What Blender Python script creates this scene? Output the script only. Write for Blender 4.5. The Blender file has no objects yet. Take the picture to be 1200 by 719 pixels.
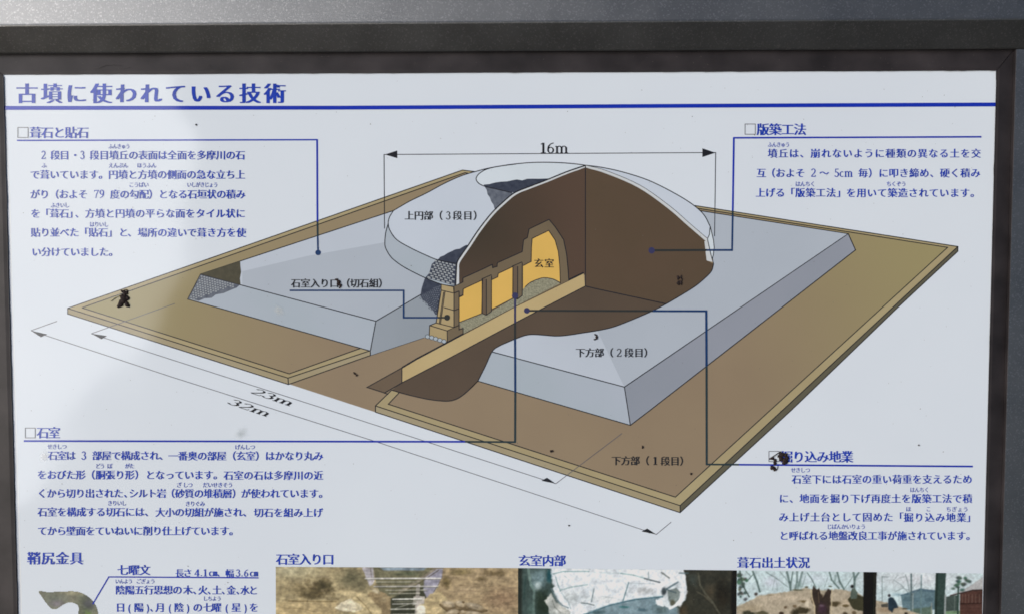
import bpy, math, random
import numpy as np
from mathutils import Matrix, Vector
from mathutils.geometry import tessellate_polygon

S = bpy.context.scene
COL = S.collection
random.seed(7)
rng = np.random.default_rng(11)

# ------------------------------------------------------------------ camera, sky, sun, exposure
TILT = math.radians(60)                                   # the board leans back like a reading desk
BOARD = Matrix.Translation((0, 0, 1.15)) @ Matrix.Rotation(TILT, 4, 'X')
F = 1000.0                                                # focal length in photo pixels (photo is 1200 wide)
PA, PB, PC = -0.04617879, 0.02232769, 0.00149034          # small pitch, yaw and roll against the board
CX, CY, CZ = 0.03433136, -0.17591972, 0.78094488          # metres in board space
ROT = (Matrix.Rotation(PA, 3, 'X') @ Matrix.Rotation(PB, 3, 'Y') @ Matrix.Rotation(PC, 3, 'Z'))
cam_data = bpy.data.cameras.new('camera')
cam_data.sensor_width = 36
cam_data.lens = 36 * F / 1200
cam_data.clip_start = 0.01
cam_data.clip_end = 500
cam = bpy.data.objects.new('camera', cam_data)
COL.objects.link(cam)
cam.matrix_world = BOARD @ (Matrix.Translation((CX, CY, CZ)) @ ROT.to_4x4())
S.camera = cam

SUN_BOARD = Vector((-0.72, 0.14, 0.68)).normalized()      # towards the bright part of the sky, board space
sd = (BOARD.to_3x3() @ SUN_BOARD).normalized()
elev = math.asin(sd.z)
azim = math.atan2(sd.x, sd.y)
world = bpy.data.worlds.new('World')
S.world = world
world.use_nodes = True
wn = world.node_tree
bg = wn.nodes['Background']
sky = wn.nodes.new('ShaderNodeTexSky')
sky.sky_type = 'NISHITA'
sky.sun_disc = False
sky.sun_elevation = elev
sky.sun_rotation = azim
sky.dust_density = 3.0
sky.ozone_density = 1.0
wn.links.new(sky.outputs[0], bg.inputs[0])
bg.inputs[1].default_value = 0.045
sun_data = bpy.data.lights.new('sun', 'SUN')
sun_data.energy = 1.4
sun_data.angle = math.radians(50)
sun_data.color = (0.975, 0.985, 1.0)
sun = bpy.data.objects.new('sun', sun_data)
COL.objects.link(sun)
sun.rotation_euler = sd.to_track_quat('Z', 'Y').to_euler()
sun.location = (-3, -2, 5)
S.view_settings.view_transform = 'Standard'
S.view_settings.look = 'None'
S.view_settings.gamma = 1
S.view_settings.use_curve_mapping = False
S.view_settings.exposure = 0.81
S.cycles.pixel_filter_type = 'BLACKMAN_HARRIS'
S.cycles.filter_width = 1.7
S.cycles.max_bounces = 6

# ------------------------------------------------------------------ helpers
Rn = np.array(ROT)

def U(p, z=0.0):
    """where the photo's sight line through p meets the board plane raised by z (board space)"""
    d = Rn @ np.array([(p[0] - 600) / F, -(p[1] - 359.5) / F, -1.0])
    t = (z - CZ) / d[2]
    return (CX + d[0] * t, CY + d[1] * t, z)

def Uarr(P, z):
    P = np.asarray(P, float)
    D = np.stack([(P[:, 0] - 600) / F, -(P[:, 1] - 359.5) / F, -np.ones(len(P))], 1) @ Rn.T
    t = (0.0 - CZ) / D[:, 2]
    out = np.empty((len(P), 3))
    out[:, 0] = CX + D[:, 0] * t
    out[:, 1] = CY + D[:, 1] * t
    out[:, 2] = z
    return out

def lin(c):
    c = np.asarray(c, float) / 255.0
    return tuple(np.where(c <= 0.04045, c / 12.92, ((c + 0.055) / 1.055) ** 2.4))

INK = 1.22                                                # albedo of a print tone per displayed value
def alb(c, k=INK):
    return tuple(min(0.86, v * k) for v in lin(c)) + (1.0,)

class MeshB:
    def __init__(self):
        self.v = []; self.f = []; self.m = []
    def add(self, verts, faces, mi=0):
        b = len(self.v)
        self.v.extend([tuple(x) for x in verts])
        self.f.extend([tuple(i + b for i in f) for f in faces])
        self.m.extend([mi] * len(faces))
    def build(self, name, mats, parent=None, smooth=False):
        me = bpy.data.meshes.new(name)
        me.from_pydata(self.v, [], self.f)
        if not isinstance(mats, (list, tuple)): mats = [mats]
        for m in mats: me.materials.append(m)
        me.polygons.foreach_set('material_index', self.m)
        if smooth: me.polygons.foreach_set('use_smooth', [True] * len(me.polygons))
        me.update()
        o = bpy.data.objects.new(name, me)
        COL.objects.link(o)
        if parent is not None: o.parent = parent
        return o

def cr(pts, n=6, closed=False):
    """Catmull-Rom curve through the points"""
    P = [np.array(p, float) for p in pts]
    out = []
    m = len(P)
    rngi = range(m if closed else m - 1)
    for i in rngi:
        p0 = P[(i - 1) % m] if (closed or i > 0) else P[0] * 2 - P[1]
        p1 = P[i]; p2 = P[(i + 1) % m]
        p3 = P[(i + 2) % m] if (closed or i + 2 < m) else P[-1] * 2 - P[-2]
        for k in range(n):
            t = k / n
            out.append(tuple(0.5 * ((2 * p1) + (-p0 + p2) * t + (2 * p0 - 5 * p1 + 4 * p2 - p3) * t * t + (-p0 + 3 * p1 - 3 * p2 + p3) * t ** 3)))
    if not closed: out.append(tuple(P[-1]))
    return out

LZ = 1.2e-5                                               # height of one ink layer
def poly(mb, pts, layer, mi=0):
    tri = tessellate_polygon([[Vector((p[0], p[1], 0)) for p in pts]])
    V = Uarr(pts, layer * LZ)
    mb.add(V, tri, mi)

def line(mb, pts, w, layer, mi=0, closed=False):
    """a drawn stroke: mitred ribbon, width w photo pixels"""
    P = [np.array(p, float) for p in pts]
    Q = [P[0]]
    for p in P[1:]:
        if np.hypot(*(p - Q[-1])) > 1e-3: Q.append(p)
    P = Q; n = len(P)
    L = []; R_ = []
    for i in range(n):
        a = P[i - 1] if (i > 0 or closed) else None
        b = P[(i + 1) % n] if (i < n - 1 or closed) else None
        d1 = (P[i] - a) if a is not None else (b - P[i])
        d2 = (b - P[i]) if b is not None else d1
        d1 = d1 / np.hypot(*d1); d2 = d2 / np.hypot(*d2)
        n1 = np.array([-d1[1], d1[0]]); n2 = np.array([-d2[1], d2[0]])
        nn = n1 + n2
        l = np.hypot(*nn)
        if l < 0.35: nn = n1; s = 1
        else:
            nn = nn / l; s = min(1.0 / max(0.4, float(nn @ n1)), 2.2)
        L.append(P[i] + nn * w / 2 * s); R_.append(P[i] - nn * w / 2 * s)
    V = Uarr(L + R_, layer * LZ)
    fs = [(i, i + 1, n + i + 1, n + i) for i in range(n - 1)]
    if closed: fs.append((n - 1, 0, n, 2 * n - 1))
    mb.add(V, fs, mi)

def disc(mb, c, r, layer, mi=0, n=20, ry=None):
    ry = ry or r
    poly(mb, [(c[0] + r * math.cos(2 * math.pi * k / n), c[1] + ry * math.sin(2 * math.pi * k / n)) for k in range(n)], layer, mi)

# ------------------------------------------------------------------ materials
def base_mat(name):
    m = bpy.data.materials.new(name)
    m.use_nodes = True
    return m, m.node_tree, m.node_tree.nodes['Principled BSDF']

def sheet_finish(nt, bs):
    """the clear weathered film that covers the whole printed sheet: same everywhere on it"""
    N = nt.nodes; Lk = nt.links
    bs.inputs['Roughness'].default_value = 0.6
    bs.inputs['Specular IOR Level'].default_value = 0.0
    bs.inputs['Coat Weight'].default_value = 1.0
    bs.inputs['Coat IOR'].default_value = 1.41
    tc = N.new('ShaderNodeTexCoord')
    nz = N.new('ShaderNodeTexNoise'); nz.inputs['Scale'].default_value = 7.0; nz.inputs['Detail'].default_value = 3.0
    Lk.new(tc.outputs['Object'], nz.inputs['Vector'])
    mr = N.new('ShaderNodeMapRange')
    mr.inputs['From Min'].default_value = 0.35; mr.inputs['From Max'].default_value = 0.7
    mr.inputs['To Min'].default_value = 0.05; mr.inputs['To Max'].default_value = 0.13
    Lk.new(nz.outputs['Fac'], mr.inputs['Value'])
    Lk.new(mr.outputs['Result'], bs.inputs['Coat Roughness'])
    n2 = N.new('ShaderNodeTexNoise'); n2.inputs['Scale'].default_value = 3.2; n2.inputs['Detail'].default_value = 2.0
    Lk.new(tc.outputs['Object'], n2.inputs['Vector'])
    bp = N.new('ShaderNodeBump'); bp.inputs['Strength'].default_value = 1.0; bp.inputs['Distance'].default_value = 0.010
    Lk.new(n2.outputs['Fac'], bp.inputs['Height'])
    Lk.new(bp.outputs['Normal'], bs.inputs['Coat Normal'])
    return tc

def ink(name, c, c2=None, scale=14.0, amt=0.05, grad=None, k=INK):
    """printed tone c; blotched towards c2; grad = ((x,y) photo px, r0, r1, colour far away)"""
    m, nt, bs = base_mat(name)
    N = nt.nodes; Lk = nt.links
    tc = sheet_finish(nt, bs)
    nz = N.new('ShaderNodeTexNoise'); nz.inputs['Scale'].default_value = scale; nz.inputs['Detail'].default_value = 4.0
    Lk.new(tc.outputs['Object'], nz.inputs['Vector'])
    mr = N.new('ShaderNodeMapRange'); mr.inputs['From Min'].default_value = 0.3; mr.inputs['From Max'].default_value = 0.7
    Lk.new(nz.outputs['Fac'], mr.inputs['Value'])
    mx = N.new('ShaderNodeMix'); mx.data_type = 'RGBA'
    a = alb(c, k)
    b = alb(c2, k) if c2 else tuple(v * (1 - amt) for v in a[:3]) + (1,)
    if not c2: a = tuple(min(.86, v * (1 + amt)) for v in a[:3]) + (1,)
    mx.inputs['A'].default_value = a; mx.inputs['B'].default_value = b
    Lk.new(mr.outputs['Result'], mx.inputs['Factor'])
    out = mx.outputs['Result']
    if grad:
        ctr, r0, r1, c3 = grad
        q = U(ctr)
        vs = N.new('ShaderNodeVectorMath'); vs.operation = 'DISTANCE'; vs.inputs[1].default_value = (q[0], q[1], 0)
        Lk.new(tc.outputs['Object'], vs.inputs[0])
        g = N.new('ShaderNodeMapRange'); g.interpolation_type = 'SMOOTHSTEP'
        g.inputs['From Min'].default_value = r0; g.inputs['From Max'].default_value = r1
        Lk.new(vs.outputs['Value'], g.inputs['Value'])
        m2 = N.new('ShaderNodeMix'); m2.data_type = 'RGBA'
        Lk.new(out, m2.inputs['A']); m2.inputs['B'].default_value = alb(c3, k)
        Lk.new(g.outputs['Result'], m2.inputs['Factor'])
        out = m2.outputs['Result']
    Lk.new(out, bs.inputs['Base Color'])
    return m

M = {}
M['paper'] = ink('white sheet', (201, 208, 215), (197, 204, 212), scale=5)
M['blue'] = ink('blue ink', (24, 54, 156), amt=0.12, scale=60)
M['rule_blue'] = ink('rule blue ink', (20, 44, 156), amt=0.05)
M['black'] = ink('black ink', (32, 32, 36), amt=0.2, scale=60)
M['dim_grey'] = ink('thin grey ink', (85, 85, 92), amt=0.1)
M['tan'] = ink('tan ink', (136, 120, 97), (130, 114, 93), scale=9, grad=((620, 520), 0.17, 0.46, (142, 133, 94)))
M['ledge'] = ink('ledge ink', (158, 146, 112), (150, 137, 104), scale=12)
M['ledge_side'] = ink('ledge side ink', (152, 142, 116), (146, 134, 104), scale=14)
M['dark_side'] = ink('dark side ink', (88, 84, 68))
M['slab_top'] = ink('pale blue grey ink', (170, 178, 188), (177, 185, 196), scale=8)
M['slab_dark'] = ink('mid blue grey ink', (158, 166, 176), (163, 171, 181), scale=8)
M['slab_side'] = ink('blue grey side ink', (154, 165, 173), (161, 169, 180), scale=9)
M['slab_right'] = ink('grey lavender ink', (138, 142, 153), (130, 136, 146), scale=9)
M['slab_cut'] = ink('cool grey ink', (135, 143, 151), (141, 149, 158), scale=9)
M['dome_top'] = ink('dome pale ink', (178, 187, 198), (185, 193, 204), scale=8)
M['dome_cap'] = ink('dome cap ink', (192, 201, 208))
M['rim'] = ink('rim ink', (186, 190, 192))
M['soil'] = ink('dark soil ink', (59, 51, 39), (65, 55, 44), scale=16, grad=((560, 260), 0.0, 0.10, (80, 64, 52)))
M['soil_back'] = ink('brown soil ink', (80, 67, 51), (84, 69, 54), scale=15)
M['soil_floor'] = ink('pit floor ink', (86, 72, 58), (80, 67, 55), scale=15)
M['cut_soil'] = ink('lower soil ink', (85, 72, 59), (79, 67, 55), scale=13)
M['trench'] = ink('trench ink', (98, 84, 68))
M['strip'] = ink('foundation ink', (176, 158, 116), (170, 150, 108), scale=12)
M['stone'] = ink('chamber stone ink', (108, 95, 74), (101, 89, 70), scale=20)
M['stone_light'] = ink('light stone ink', (158, 141, 104))
M['stone_dark'] = ink('dark stone ink', (96, 82, 66))
M['yellow'] = ink('yellow ink', (205, 167, 88), (198, 162, 84), scale=30)
M['course_stone'] = ink('course stone ink', (150, 155, 157), (138, 143, 146), scale=300)
M['gravel'] = ink('gravel ink', (150, 148, 126), (108, 106, 88), scale=700)
M['cobble_navy'] = ink('dark cobble ink', (62, 67, 80), (46, 51, 64), scale=220)
M['cobble_grey'] = ink('grey cobble ink', (104, 110, 120), (74, 79, 90), scale=240)
M['cobble_olive'] = ink('olive cobble ink', (74, 70, 54), (62, 60, 46), scale=220)
M['leader_slab'] = ink('leader over slab ink', (26, 52, 92))
M['leader_tan'] = ink('leader over tan ink', (38, 52, 56))
M['leader_soil'] = ink('leader over soil ink', (44, 46, 44))
M['leader_dot'] = ink('leader dot ink', (52, 52, 84))

def frame_mat(name, base, rough, metal, fleck):
    m, nt, bs = base_mat(name)
    N = nt.nodes; Lk = nt.links
    tc = N.new('ShaderNodeTexCoord')
    nz = N.new('ShaderNodeTexNoise'); nz.inputs['Scale'].default_value = 13; nz.inputs['Detail'].default_value = 9; nz.inputs['Roughness'].default_value = .68
    Lk.new(tc.outputs['Object'], nz.inputs['Vector'])
    gr = N.new('ShaderNodeTexNoise'); gr.inputs['Scale'].default_value = 1500; gr.inputs['Detail'].default_value = 2
    Lk.new(tc.outputs['Object'], gr.inputs['Vector'])
    mx = N.new('ShaderNodeMix'); mx.data_type = 'RGBA'
    mx.inputs['A'].default_value = tuple(v * 0.72 for v in base) + (1,)
    mx.inputs['B'].default_value = tuple(v * 1.28 for v in base) + (1,)
    Lk.new(nz.outputs['Fac'], mx.inputs['Factor'])
    vo = N.new('ShaderNodeTexVoronoi'); vo.inputs['Scale'].default_value = 1000
    Lk.new(tc.outputs['Object'], vo.inputs['Vector'])
    sep = N.new('ShaderNodeSeparateColor'); Lk.new(vo.outputs['Color'], sep.inputs[0])
    th = N.new('ShaderNodeMapRange'); th.inputs['From Min'].default_value = 0.80; th.inputs['From Max'].default_value = 1.0
    Lk.new(sep.outputs[0], th.inputs['Value'])
    m2 = N.new('ShaderNodeMix'); m2.data_type = 'RGBA'
    Lk.new(mx.outputs['Result'], m2.inputs['A']); m2.inputs['B'].default_value = fleck + (1,)
    sc = N.new('ShaderNodeMath'); sc.operation = 'MULTIPLY'; sc.inputs[1].default_value = 0.7
    Lk.new(th.outputs['Result'], sc.inputs[0]); Lk.new(sc.outputs[0], m2.inputs['Factor'])
    Lk.new(m2.outputs['Result'], bs.inputs['Base Color'])
    bs.inputs['Metallic'].default_value = metal
    rr = N.new('ShaderNodeMapRange'); rr.inputs['To Min'].default_value = rough - .12; rr.inputs['To Max'].default_value = rough + .12
    Lk.new(nz.outputs['Fac'], rr.inputs['Value']); Lk.new(rr.outputs['Result'], bs.inputs['Roughness'])
    bp = N.new('ShaderNodeBump'); bp.inputs['Strength'].default_value = 0.5; bp.inputs['Distance'].default_value = 0.00035
    Lk.new(gr.outputs['Fac'], bp.inputs['Height']); Lk.new(bp.outputs['Normal'], bs.inputs['Normal'])
    return m

M['frame'] = frame_mat('speckled grey metal', (0.205, 0.208, 0.212), 0.40, 0.90, (0.34, 0.34, 0.34))

def trim_mat():
    m, nt, bs = base_mat('dark weathered trim')
    N = nt.nodes; Lk = nt.links
    tc = N.new('ShaderNodeTexCoord')
    nz = N.new('ShaderNodeTexNoise'); nz.inputs['Scale'].default_value = 22; nz.inputs['Detail'].default_value = 8
    Lk.new(tc.outputs['Object'], nz.inputs['Vector'])
    cr_ = N.new('ShaderNodeValToRGB')
    cr_.color_ramp.elements[0].position = .3; cr_.color_ramp.elements[0].color = (.014, .012, .013, 1)
    cr_.color_ramp.elements[1].position = .75; cr_.color_ramp.elements[1].color = (.048, .041, .043, 1)
    Lk.new(nz.outputs['Fac'], cr_.inputs[0]); Lk.new(cr_.outputs[0], bs.inputs['Base Color'])
    bs.inputs['Roughness'].default_value = 0.50
    bs.inputs['Specular IOR Level'].default_value = 0.22
    bp = N.new('ShaderNodeBump'); bp.inputs['Strength'].default_value = .25; bp.inputs['Distance'].default_value = .001
    Lk.new(nz.outputs['Fac'], bp.inputs['Height']); Lk.new(bp.outputs['Normal'], bs.inputs['Normal'])
    return m
M['trim'] = trim_mat()

# ------------------------------------------------------------------ the board: frame, trim, sheet
board = bpy.data.objects.new('information_board', None)
COL.objects.link(board)
board.matrix_world = BOARD
board['label'] = 'white Japanese information board with cutaway tomb mound drawing in dark grey frame'
board['category'] = 'information board'

def prism_x(name, prof_left, prof_right, mats, mids, bevel=True):
    """loft between two cross-sections (lists of 3-D points)"""
    n = len(prof_left)
    mb = MeshB()
    segs = 24
    verts = []
    for s in range(segs + 1):
        t = s / segs
        for a, b in zip(prof_left, prof_right):
            verts.append(tuple(a[i] * (1 - t) + b[i] * t for i in range(3)))
    faces = []; mi = []
    for s in range(segs):
        for k in range(n):
            k2 = (k + 1) % n
            faces.append((s * n + k, s * n + k2, (s + 1) * n + k2, (s + 1) * n + k))
            mi.append(mids[k])
    faces.append(tuple(range(n - 1, -1, -1))); mi.append(0)
    faces.append(tuple(segs * n + k for k in range(n))); mi.append(0)
    mb.v = verts; mb.f = faces; mb.m = mi
    o = mb.build(name, mats, board)
    return o

XL, XR, YB = -0.4665, 0.4715, -0.70     # inner frame opening (x left, x right, y bottom)
TOPI_L = U((-30, 62.8), 0.0045)[1]; TOPI_R = U((1192, 57.0), 0.0045)[1]
TOPO_L = U((-30, 30.3), 0.0195)[1]; TOPO_R = U((1192, 22.0), 0.0195)[1]
XRI = U((1191.5, 57), 0.0045)[0]
XLI = -0.4745
def ring(yi, yo, x):  # profile of the top rail at a given x: inner back, inner front, ridge, outer, back
    return [(x, yi, -0.012), (x, yi, 0.0038), (x, yi + 0.0008, 0.0047), (x, yo - 0.0010, 0.0195), (x, yo, 0.0199), (x, yo + 0.0012, 0.0196),
            (x, yo + 0.075, 0.0180), (x, yo + 0.085, 0.008), (x, yo + 0.085, -0.05), (x, yi, -0.05)]
pl = ring(TOPI_L, TOPO_L, XLI); pr = ring(TOPI_R, TOPO_R, XRI)
WOUT = 0.110
# mitre the ends outwards in x with the distance from the inner edge
def mitre(pf, yi, sgn):
    return [(p[0] + sgn * (p[1] - yi), p[1], p[2]) for p in pf]
ext = lambda pf, d: [(p[0] + d, p[1] + d * (TOPI_R - TOPI_L) / (XRI - XLI), p[2]) for p in pf]
top_rail = prism_x('top_rail', ext(pl, -0.12), ext(pr, 0.12), [M['frame']], [0] * 10)
SLOPE = (TOPI_R - TOPI_L) / (XRI - XLI)
def side_rail(x, sgn):
    base = [(0, -0.012), (0, 0.0028), (0.0003, 0.0031), (0.110, 0.0038), (0.1115, 0.003), (0.112, -0.05), (0, -0.05)]
    top = [(x + sgn * d, (TOPI_R if sgn > 0 else TOPI_L) - 0.0003 + sgn * d * SLOPE, z) for d, z in base]
    bot_ = [(x + sgn * d, YB - 0.1, z) for d, z in base]
    a, b = (top, bot_) if sgn > 0 else (bot_, top)
    prism_x('side_rail', a, b, [M['frame'], M['trim']], [1, 1, 0, 0, 0, 0, 0] if sgn > 0 else [1, 1, 0, 0, 0, 0, 0])
side_rail(XRI + 0.0003, 1); side_rail(XLI - 0.0003, -1)
base = [(0, -0.012), (0, 0.0036), (0.0008, 0.0044), (0.10, 0.0052), (0.10, -0.05), (0, -0.05)]
prism_x('bottom_rail', [(XRI, YB - d, z) for d, z in base], [(XLI, YB - d, z) for d, z in base], [M['frame']], [0] * 6)

# inner trim: four dark strips, mitred, slightly sloping to the sheet
q = [(4, 88), (1167.5, 83), (1149.8, 790), (23.5, 790)]
inn = [U(p, 0.0) for p in q]
inn = [(p[0], p[1], 0.0009) for p in inn]
inn[2] = (inn[2][0], YB + 0.02, .0008); inn[3] = (inn[3][0], YB + 0.02, .0008)
outc = [(XLI, TOPI_L, -0.0010), (XRI, TOPI_R, -0.0010), (XRI, YB, -0.0010), (XLI, YB, -0.0010)]
for i in range(4):
    j = (i + 1) % 4
    mb = MeshB()
    seg = 40
    V = []
    for s in range(seg + 1):
        t = s / seg
        if s == 0: t = 0.0004
        if s == seg: t = 0.9996
        e0 = np.array(inn[i]) * (1 - t) + np.array(inn[j]) * t
        e1 = np.array(outc[i]) * (1 - t) + np.array(outc[j]) * t
        w = 0.00035 * math.sin(9 * t * 3 + i) * (0 < s < seg)
        V += [tuple(e0 + np.array((0, 0, -.006))), tuple(e0 + np.array((0, w * .5, 0))), tuple(e0 * .85 + e1 * .15 + np.array((0, 0, .0006))), tuple(e1 + np.array((0, 0, w))), tuple(e1 + np.array((0, 0, -.009)))]
    Fc = []
    for s in range(seg):
        for k in range(4):
            Fc.append((s * 5 + k, s * 5 + k + 1, (s + 1) * 5 + k + 1, (s + 1) * 5 + k))
    mb.add(V, Fc)
    mb.build('trim_strip', M['trim'], board)

# the white sheet itself
sx0, sy0 = inn[0][0], inn[0][1]
mb = MeshB()
c4 = [U((4, 88)), U((1167.5, 83)), (inn[2][0], YB + .02, 0), (inn[3][0], YB + .02, 0)]
c4 = [(c[0], c[1], 0.0) for c in c4]
bk = [(c[0], c[1], -0.004) for c in c4]
mb.add(c4 + bk, [(3, 2, 1, 0), (4, 5, 6, 7)] + [(i, (i + 1) % 4, 4 + (i + 1) % 4, 4 + i) for i in range(4)])
sheet = mb.build('sheet', M['paper'], board)
sheet['label'] = 'white printed sheet under clear weathered film'
mb = MeshB()
mb.add([(XLI - .01, YB - .01, -.0125), (XRI + .01, YB - .01, -.0125), (XRI + .01, TOPO_R, -.0125), (XLI - .01, TOPO_R, -.0125),
        (XLI - .01, YB - .01, -.03), (XRI + .01, YB - .01, -.03), (XRI + .01, TOPO_R, -.03), (XLI - .01, TOPO_R, -.03)],
       [(0, 1, 2, 3), (7, 6, 5, 4), (0, 4, 5, 1), (1, 5, 6, 2), (2, 6, 7, 3), (3, 7, 4, 0)])
mb.build('back_plate', M['trim'], board)

mb = MeshB()
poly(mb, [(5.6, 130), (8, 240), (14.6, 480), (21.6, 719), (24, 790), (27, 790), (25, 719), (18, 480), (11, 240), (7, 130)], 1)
line(mb, [(8, 170), (11.5, 240), (18.5, 480), (25.3, 719), (28, 790)], .8, 1.5, 1)  # highlight of the curved sheet edge, painted as a pale line beside the darker band
mb.build('sheet_edge', [ink('edge shade', (186, 192, 200)), ink('edge painted highlight', (214, 219, 226))], sheet)
for pts, w in (([(109, 79.5), (116, 80.5), (124, 76.8), (132, 76.6), (137, 79.4), (146, 80.8), (153, 79)], .9), ([(124, 76.6), (133, 75.8), (142, 77.2)], .6), ([(139, 85), (147, 84)], .6), ([(60, 85.5), (78, 86.8)], .8), ([(246, 77), (247.5, 80)], .5)):
    mb = MeshB(); line(mb, pts, w, 90); mb.build('scratch', M['trim'], board)

for k_, (p0, p1, nn, amp) in enumerate((((5, 87.6), (1166, 82.8), 260, 1.5), ((1167.0, 84), (1151.6, 719), 160, 1.2), ((4.6, 90), (21, 719), 140, .9))):
    mb = MeshB()
    top_, low_ = [], []
    wv = [rng.random() for _ in range(nn + 4)]
    for i in range(nn + 1):
        t = i / nn
        x = p0[0] * (1 - t) + p1[0] * t; y = p0[1] * (1 - t) + p1[1] * t
        w = amp * max(0.05, (wv[i] * .5 + wv[i + 1] * .3 + wv[i + 2] * .2) - .28)
        if k_ == 0: top_.append((x, y - .9)); low_.append((x, y + w))
        elif k_ == 1: top_.append((x + .9, y)); low_.append((x - w, y))
        else: top_.append((x - .9, y)); low_.append((x + w, y))
    V = Uarr(top_ + low_, 0.00112)
    mb.add(V, [(i, i + 1, nn + 2 + i, nn + 1 + i) for i in range(nn)])
    mb.build('grime_edge', M['trim'], board)
# ------------------------------------------------------------------ lettering
_gc = {}
DG = None
def glyph(ch, off):
    """outline of one character, em units: verts (n,2), faces"""
    if ch in '業層番盤': off = 0.0
    key = (ch, off)
    if key in _gc: return _gc[key]
    c = bpy.data.curves.new('tmp', 'FONT')
    c.body = ch; c.size = 1.0; c.offset = off; c.resolution_u = 3
    o = bpy.data.objects.new('tmp', c)
    COL.objects.link(o)
    dg = bpy.context.evaluated_depsgraph_get()
    me = bpy.data.meshes.new_from_object(o.evaluated_get(dg))
    n = len(me.vertices)
    co = np.zeros(n * 3); me.vertices.foreach_get('co', co)
    V = co.reshape(-1, 3)[:, :2].copy()
    Fs = [tuple(p.vertices) for p in me.polygons]
    bpy.data.objects.remove(o); bpy.data.meshes.remove(me); bpy.data.curves.remove(c)
    _gc[key] = (V, Fs)
    return _gc[key]

# serif figures drawn with a broad nib: strokes in a unit box (height 1), nib wide across, thin up and down
def arc(cx, cy, rx, ry, a0, a1, n=14):
    return [(cx + rx * math.cos(math.radians(a0 + (a1 - a0) * k / n)), cy + ry * math.sin(math.radians(a0 + (a1 - a0) * k / n))) for k in range(n + 1)]
SER = {
 '1': (0.42, [([(0.22, 0.02), (0.22, 0.98)], 1), ([(0.07, 0.84), (0.21, 0.96)], .3), ([(0.06, 0.015), (0.38, 0.015)], 0)]),
 '2': (0.5, [(arc(0.25, 0.74, .17, .24, 165, -20) + [(0.36, 0.52), (0.22, 0.30), (0.06, 0.06)], .8), ([(0.05, 0.04), (0.43, 0.04), (0.46, 0.2)], .35)]),
 '3': (0.5, [(arc(0.23, 0.76, .15, .22, 160, -90), .8), (arc(0.22, 0.28, .19, .27, 90, -160), .9)]),
 '4': (0.52, [([(0.34, 0.0), (0.34, 0.98)], 1), ([(0.34, 0.96), (0.03, 0.28), (0.49, 0.28)], .2), ([(0.22, .015), (.46, .015)], 0)]),
 '5': (0.5, [([(0.43, 0.95), (0.14, 0.95), (0.11, 0.55)], .3), (arc(0.22, 0.30, .19, .29, 120, -150), .9)]),
 '6': (0.5, [([(0.42, 0.97), (0.26, 0.88), (0.13, 0.68), (0.09, 0.40)] + arc(0.25, 0.28, .16, .27, 180, 360) + arc(0.25, 0.28, .16, .27, 0, 150), .8)]),
 '7': (0.5, [([(0.06, 0.80), (0.08, 0.94), (0.44, 0.94), (0.26, 0.5), (0.18, 0.0)], .5)]),
 '9': (0.5, [([(0.08, 0.03), (0.24, 0.12), (0.37, 0.32), (0.41, 0.60)] + arc(0.25, 0.72, .16, .27, 0, 180) + arc(0.25, 0.72, .16, .27, 180, 330), .8)]),
 'm': (0.86, [([(0.14, 0.0), (0.14, 0.66)], .9), (arc(0.28, 0.46, .14, .2, 160, 0) + [(0.42, 0.0)], .9), (arc(0.56, 0.46, .14, .2, 180, 0) + [(0.70, 0.0)], .9),
              ([(0.03, .015), (.25, .015)], 0), ([(0.33, .015), (.51, .015)], 0), ([(0.60, .015), (.82, .015)], 0), ([(0.03, .62), (.13, .65)], 0)]),
 'c': (0.48, [(arc(0.26, 0.32, .18, .31, 50, 310), .8)]),
 '.': (0.34, [([(0.10, 0.05), (0.22, 0.05)], 1), ([(0.10, 0.10), (0.22, 0.10)], 1)]),
}
def serif(mb, s, x0, y0, layer, h, wid=None, nib=0.15, ud=None, mi=0, track=0.0):
    """s standing on baseline (x0,y0) px, figure height h; ud = (unit right, unit up) px vectors"""
    if ud is None:
        tot = sum(SER[c][0] for c in s) + track * (len(s) - 1)
        sx = (wid / tot) if wid else h
        ud = ((sx, 0), (0, -h))
    ux, uy = np.array(ud[0], float), np.array(ud[1], float)
    pen = 0.0
    z = 0
    for c in s:
        adv, st = SER[c]
        for P, k in st:
            P = np.array(P, float) + (pen, 0)
            t = 0.07
            hw = nib * 0.5 * k
            # nib sweep
            if hw > 0.02:
                A = P - (hw, 0); B = P + (hw, 0)
                Q = np.concatenate([A, B])
                px = np.array((x0, y0)) + Q[:, :1] * ux + Q[:, 1:] * uy
                n = len(P)
                mb.add(Uarr(px, (layer + z * .06) * LZ), [(i, i + 1, n + i + 1, n + i) for i in range(n - 1)], mi); z += 1
            px = np.array((x0, y0)) + P[:, :1] * ux + P[:, 1:] * uy
            line(mb, px, t * abs(uy[1]) + .25, layer + z * .06, mi); z += 1
        pen += adv + track

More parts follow.
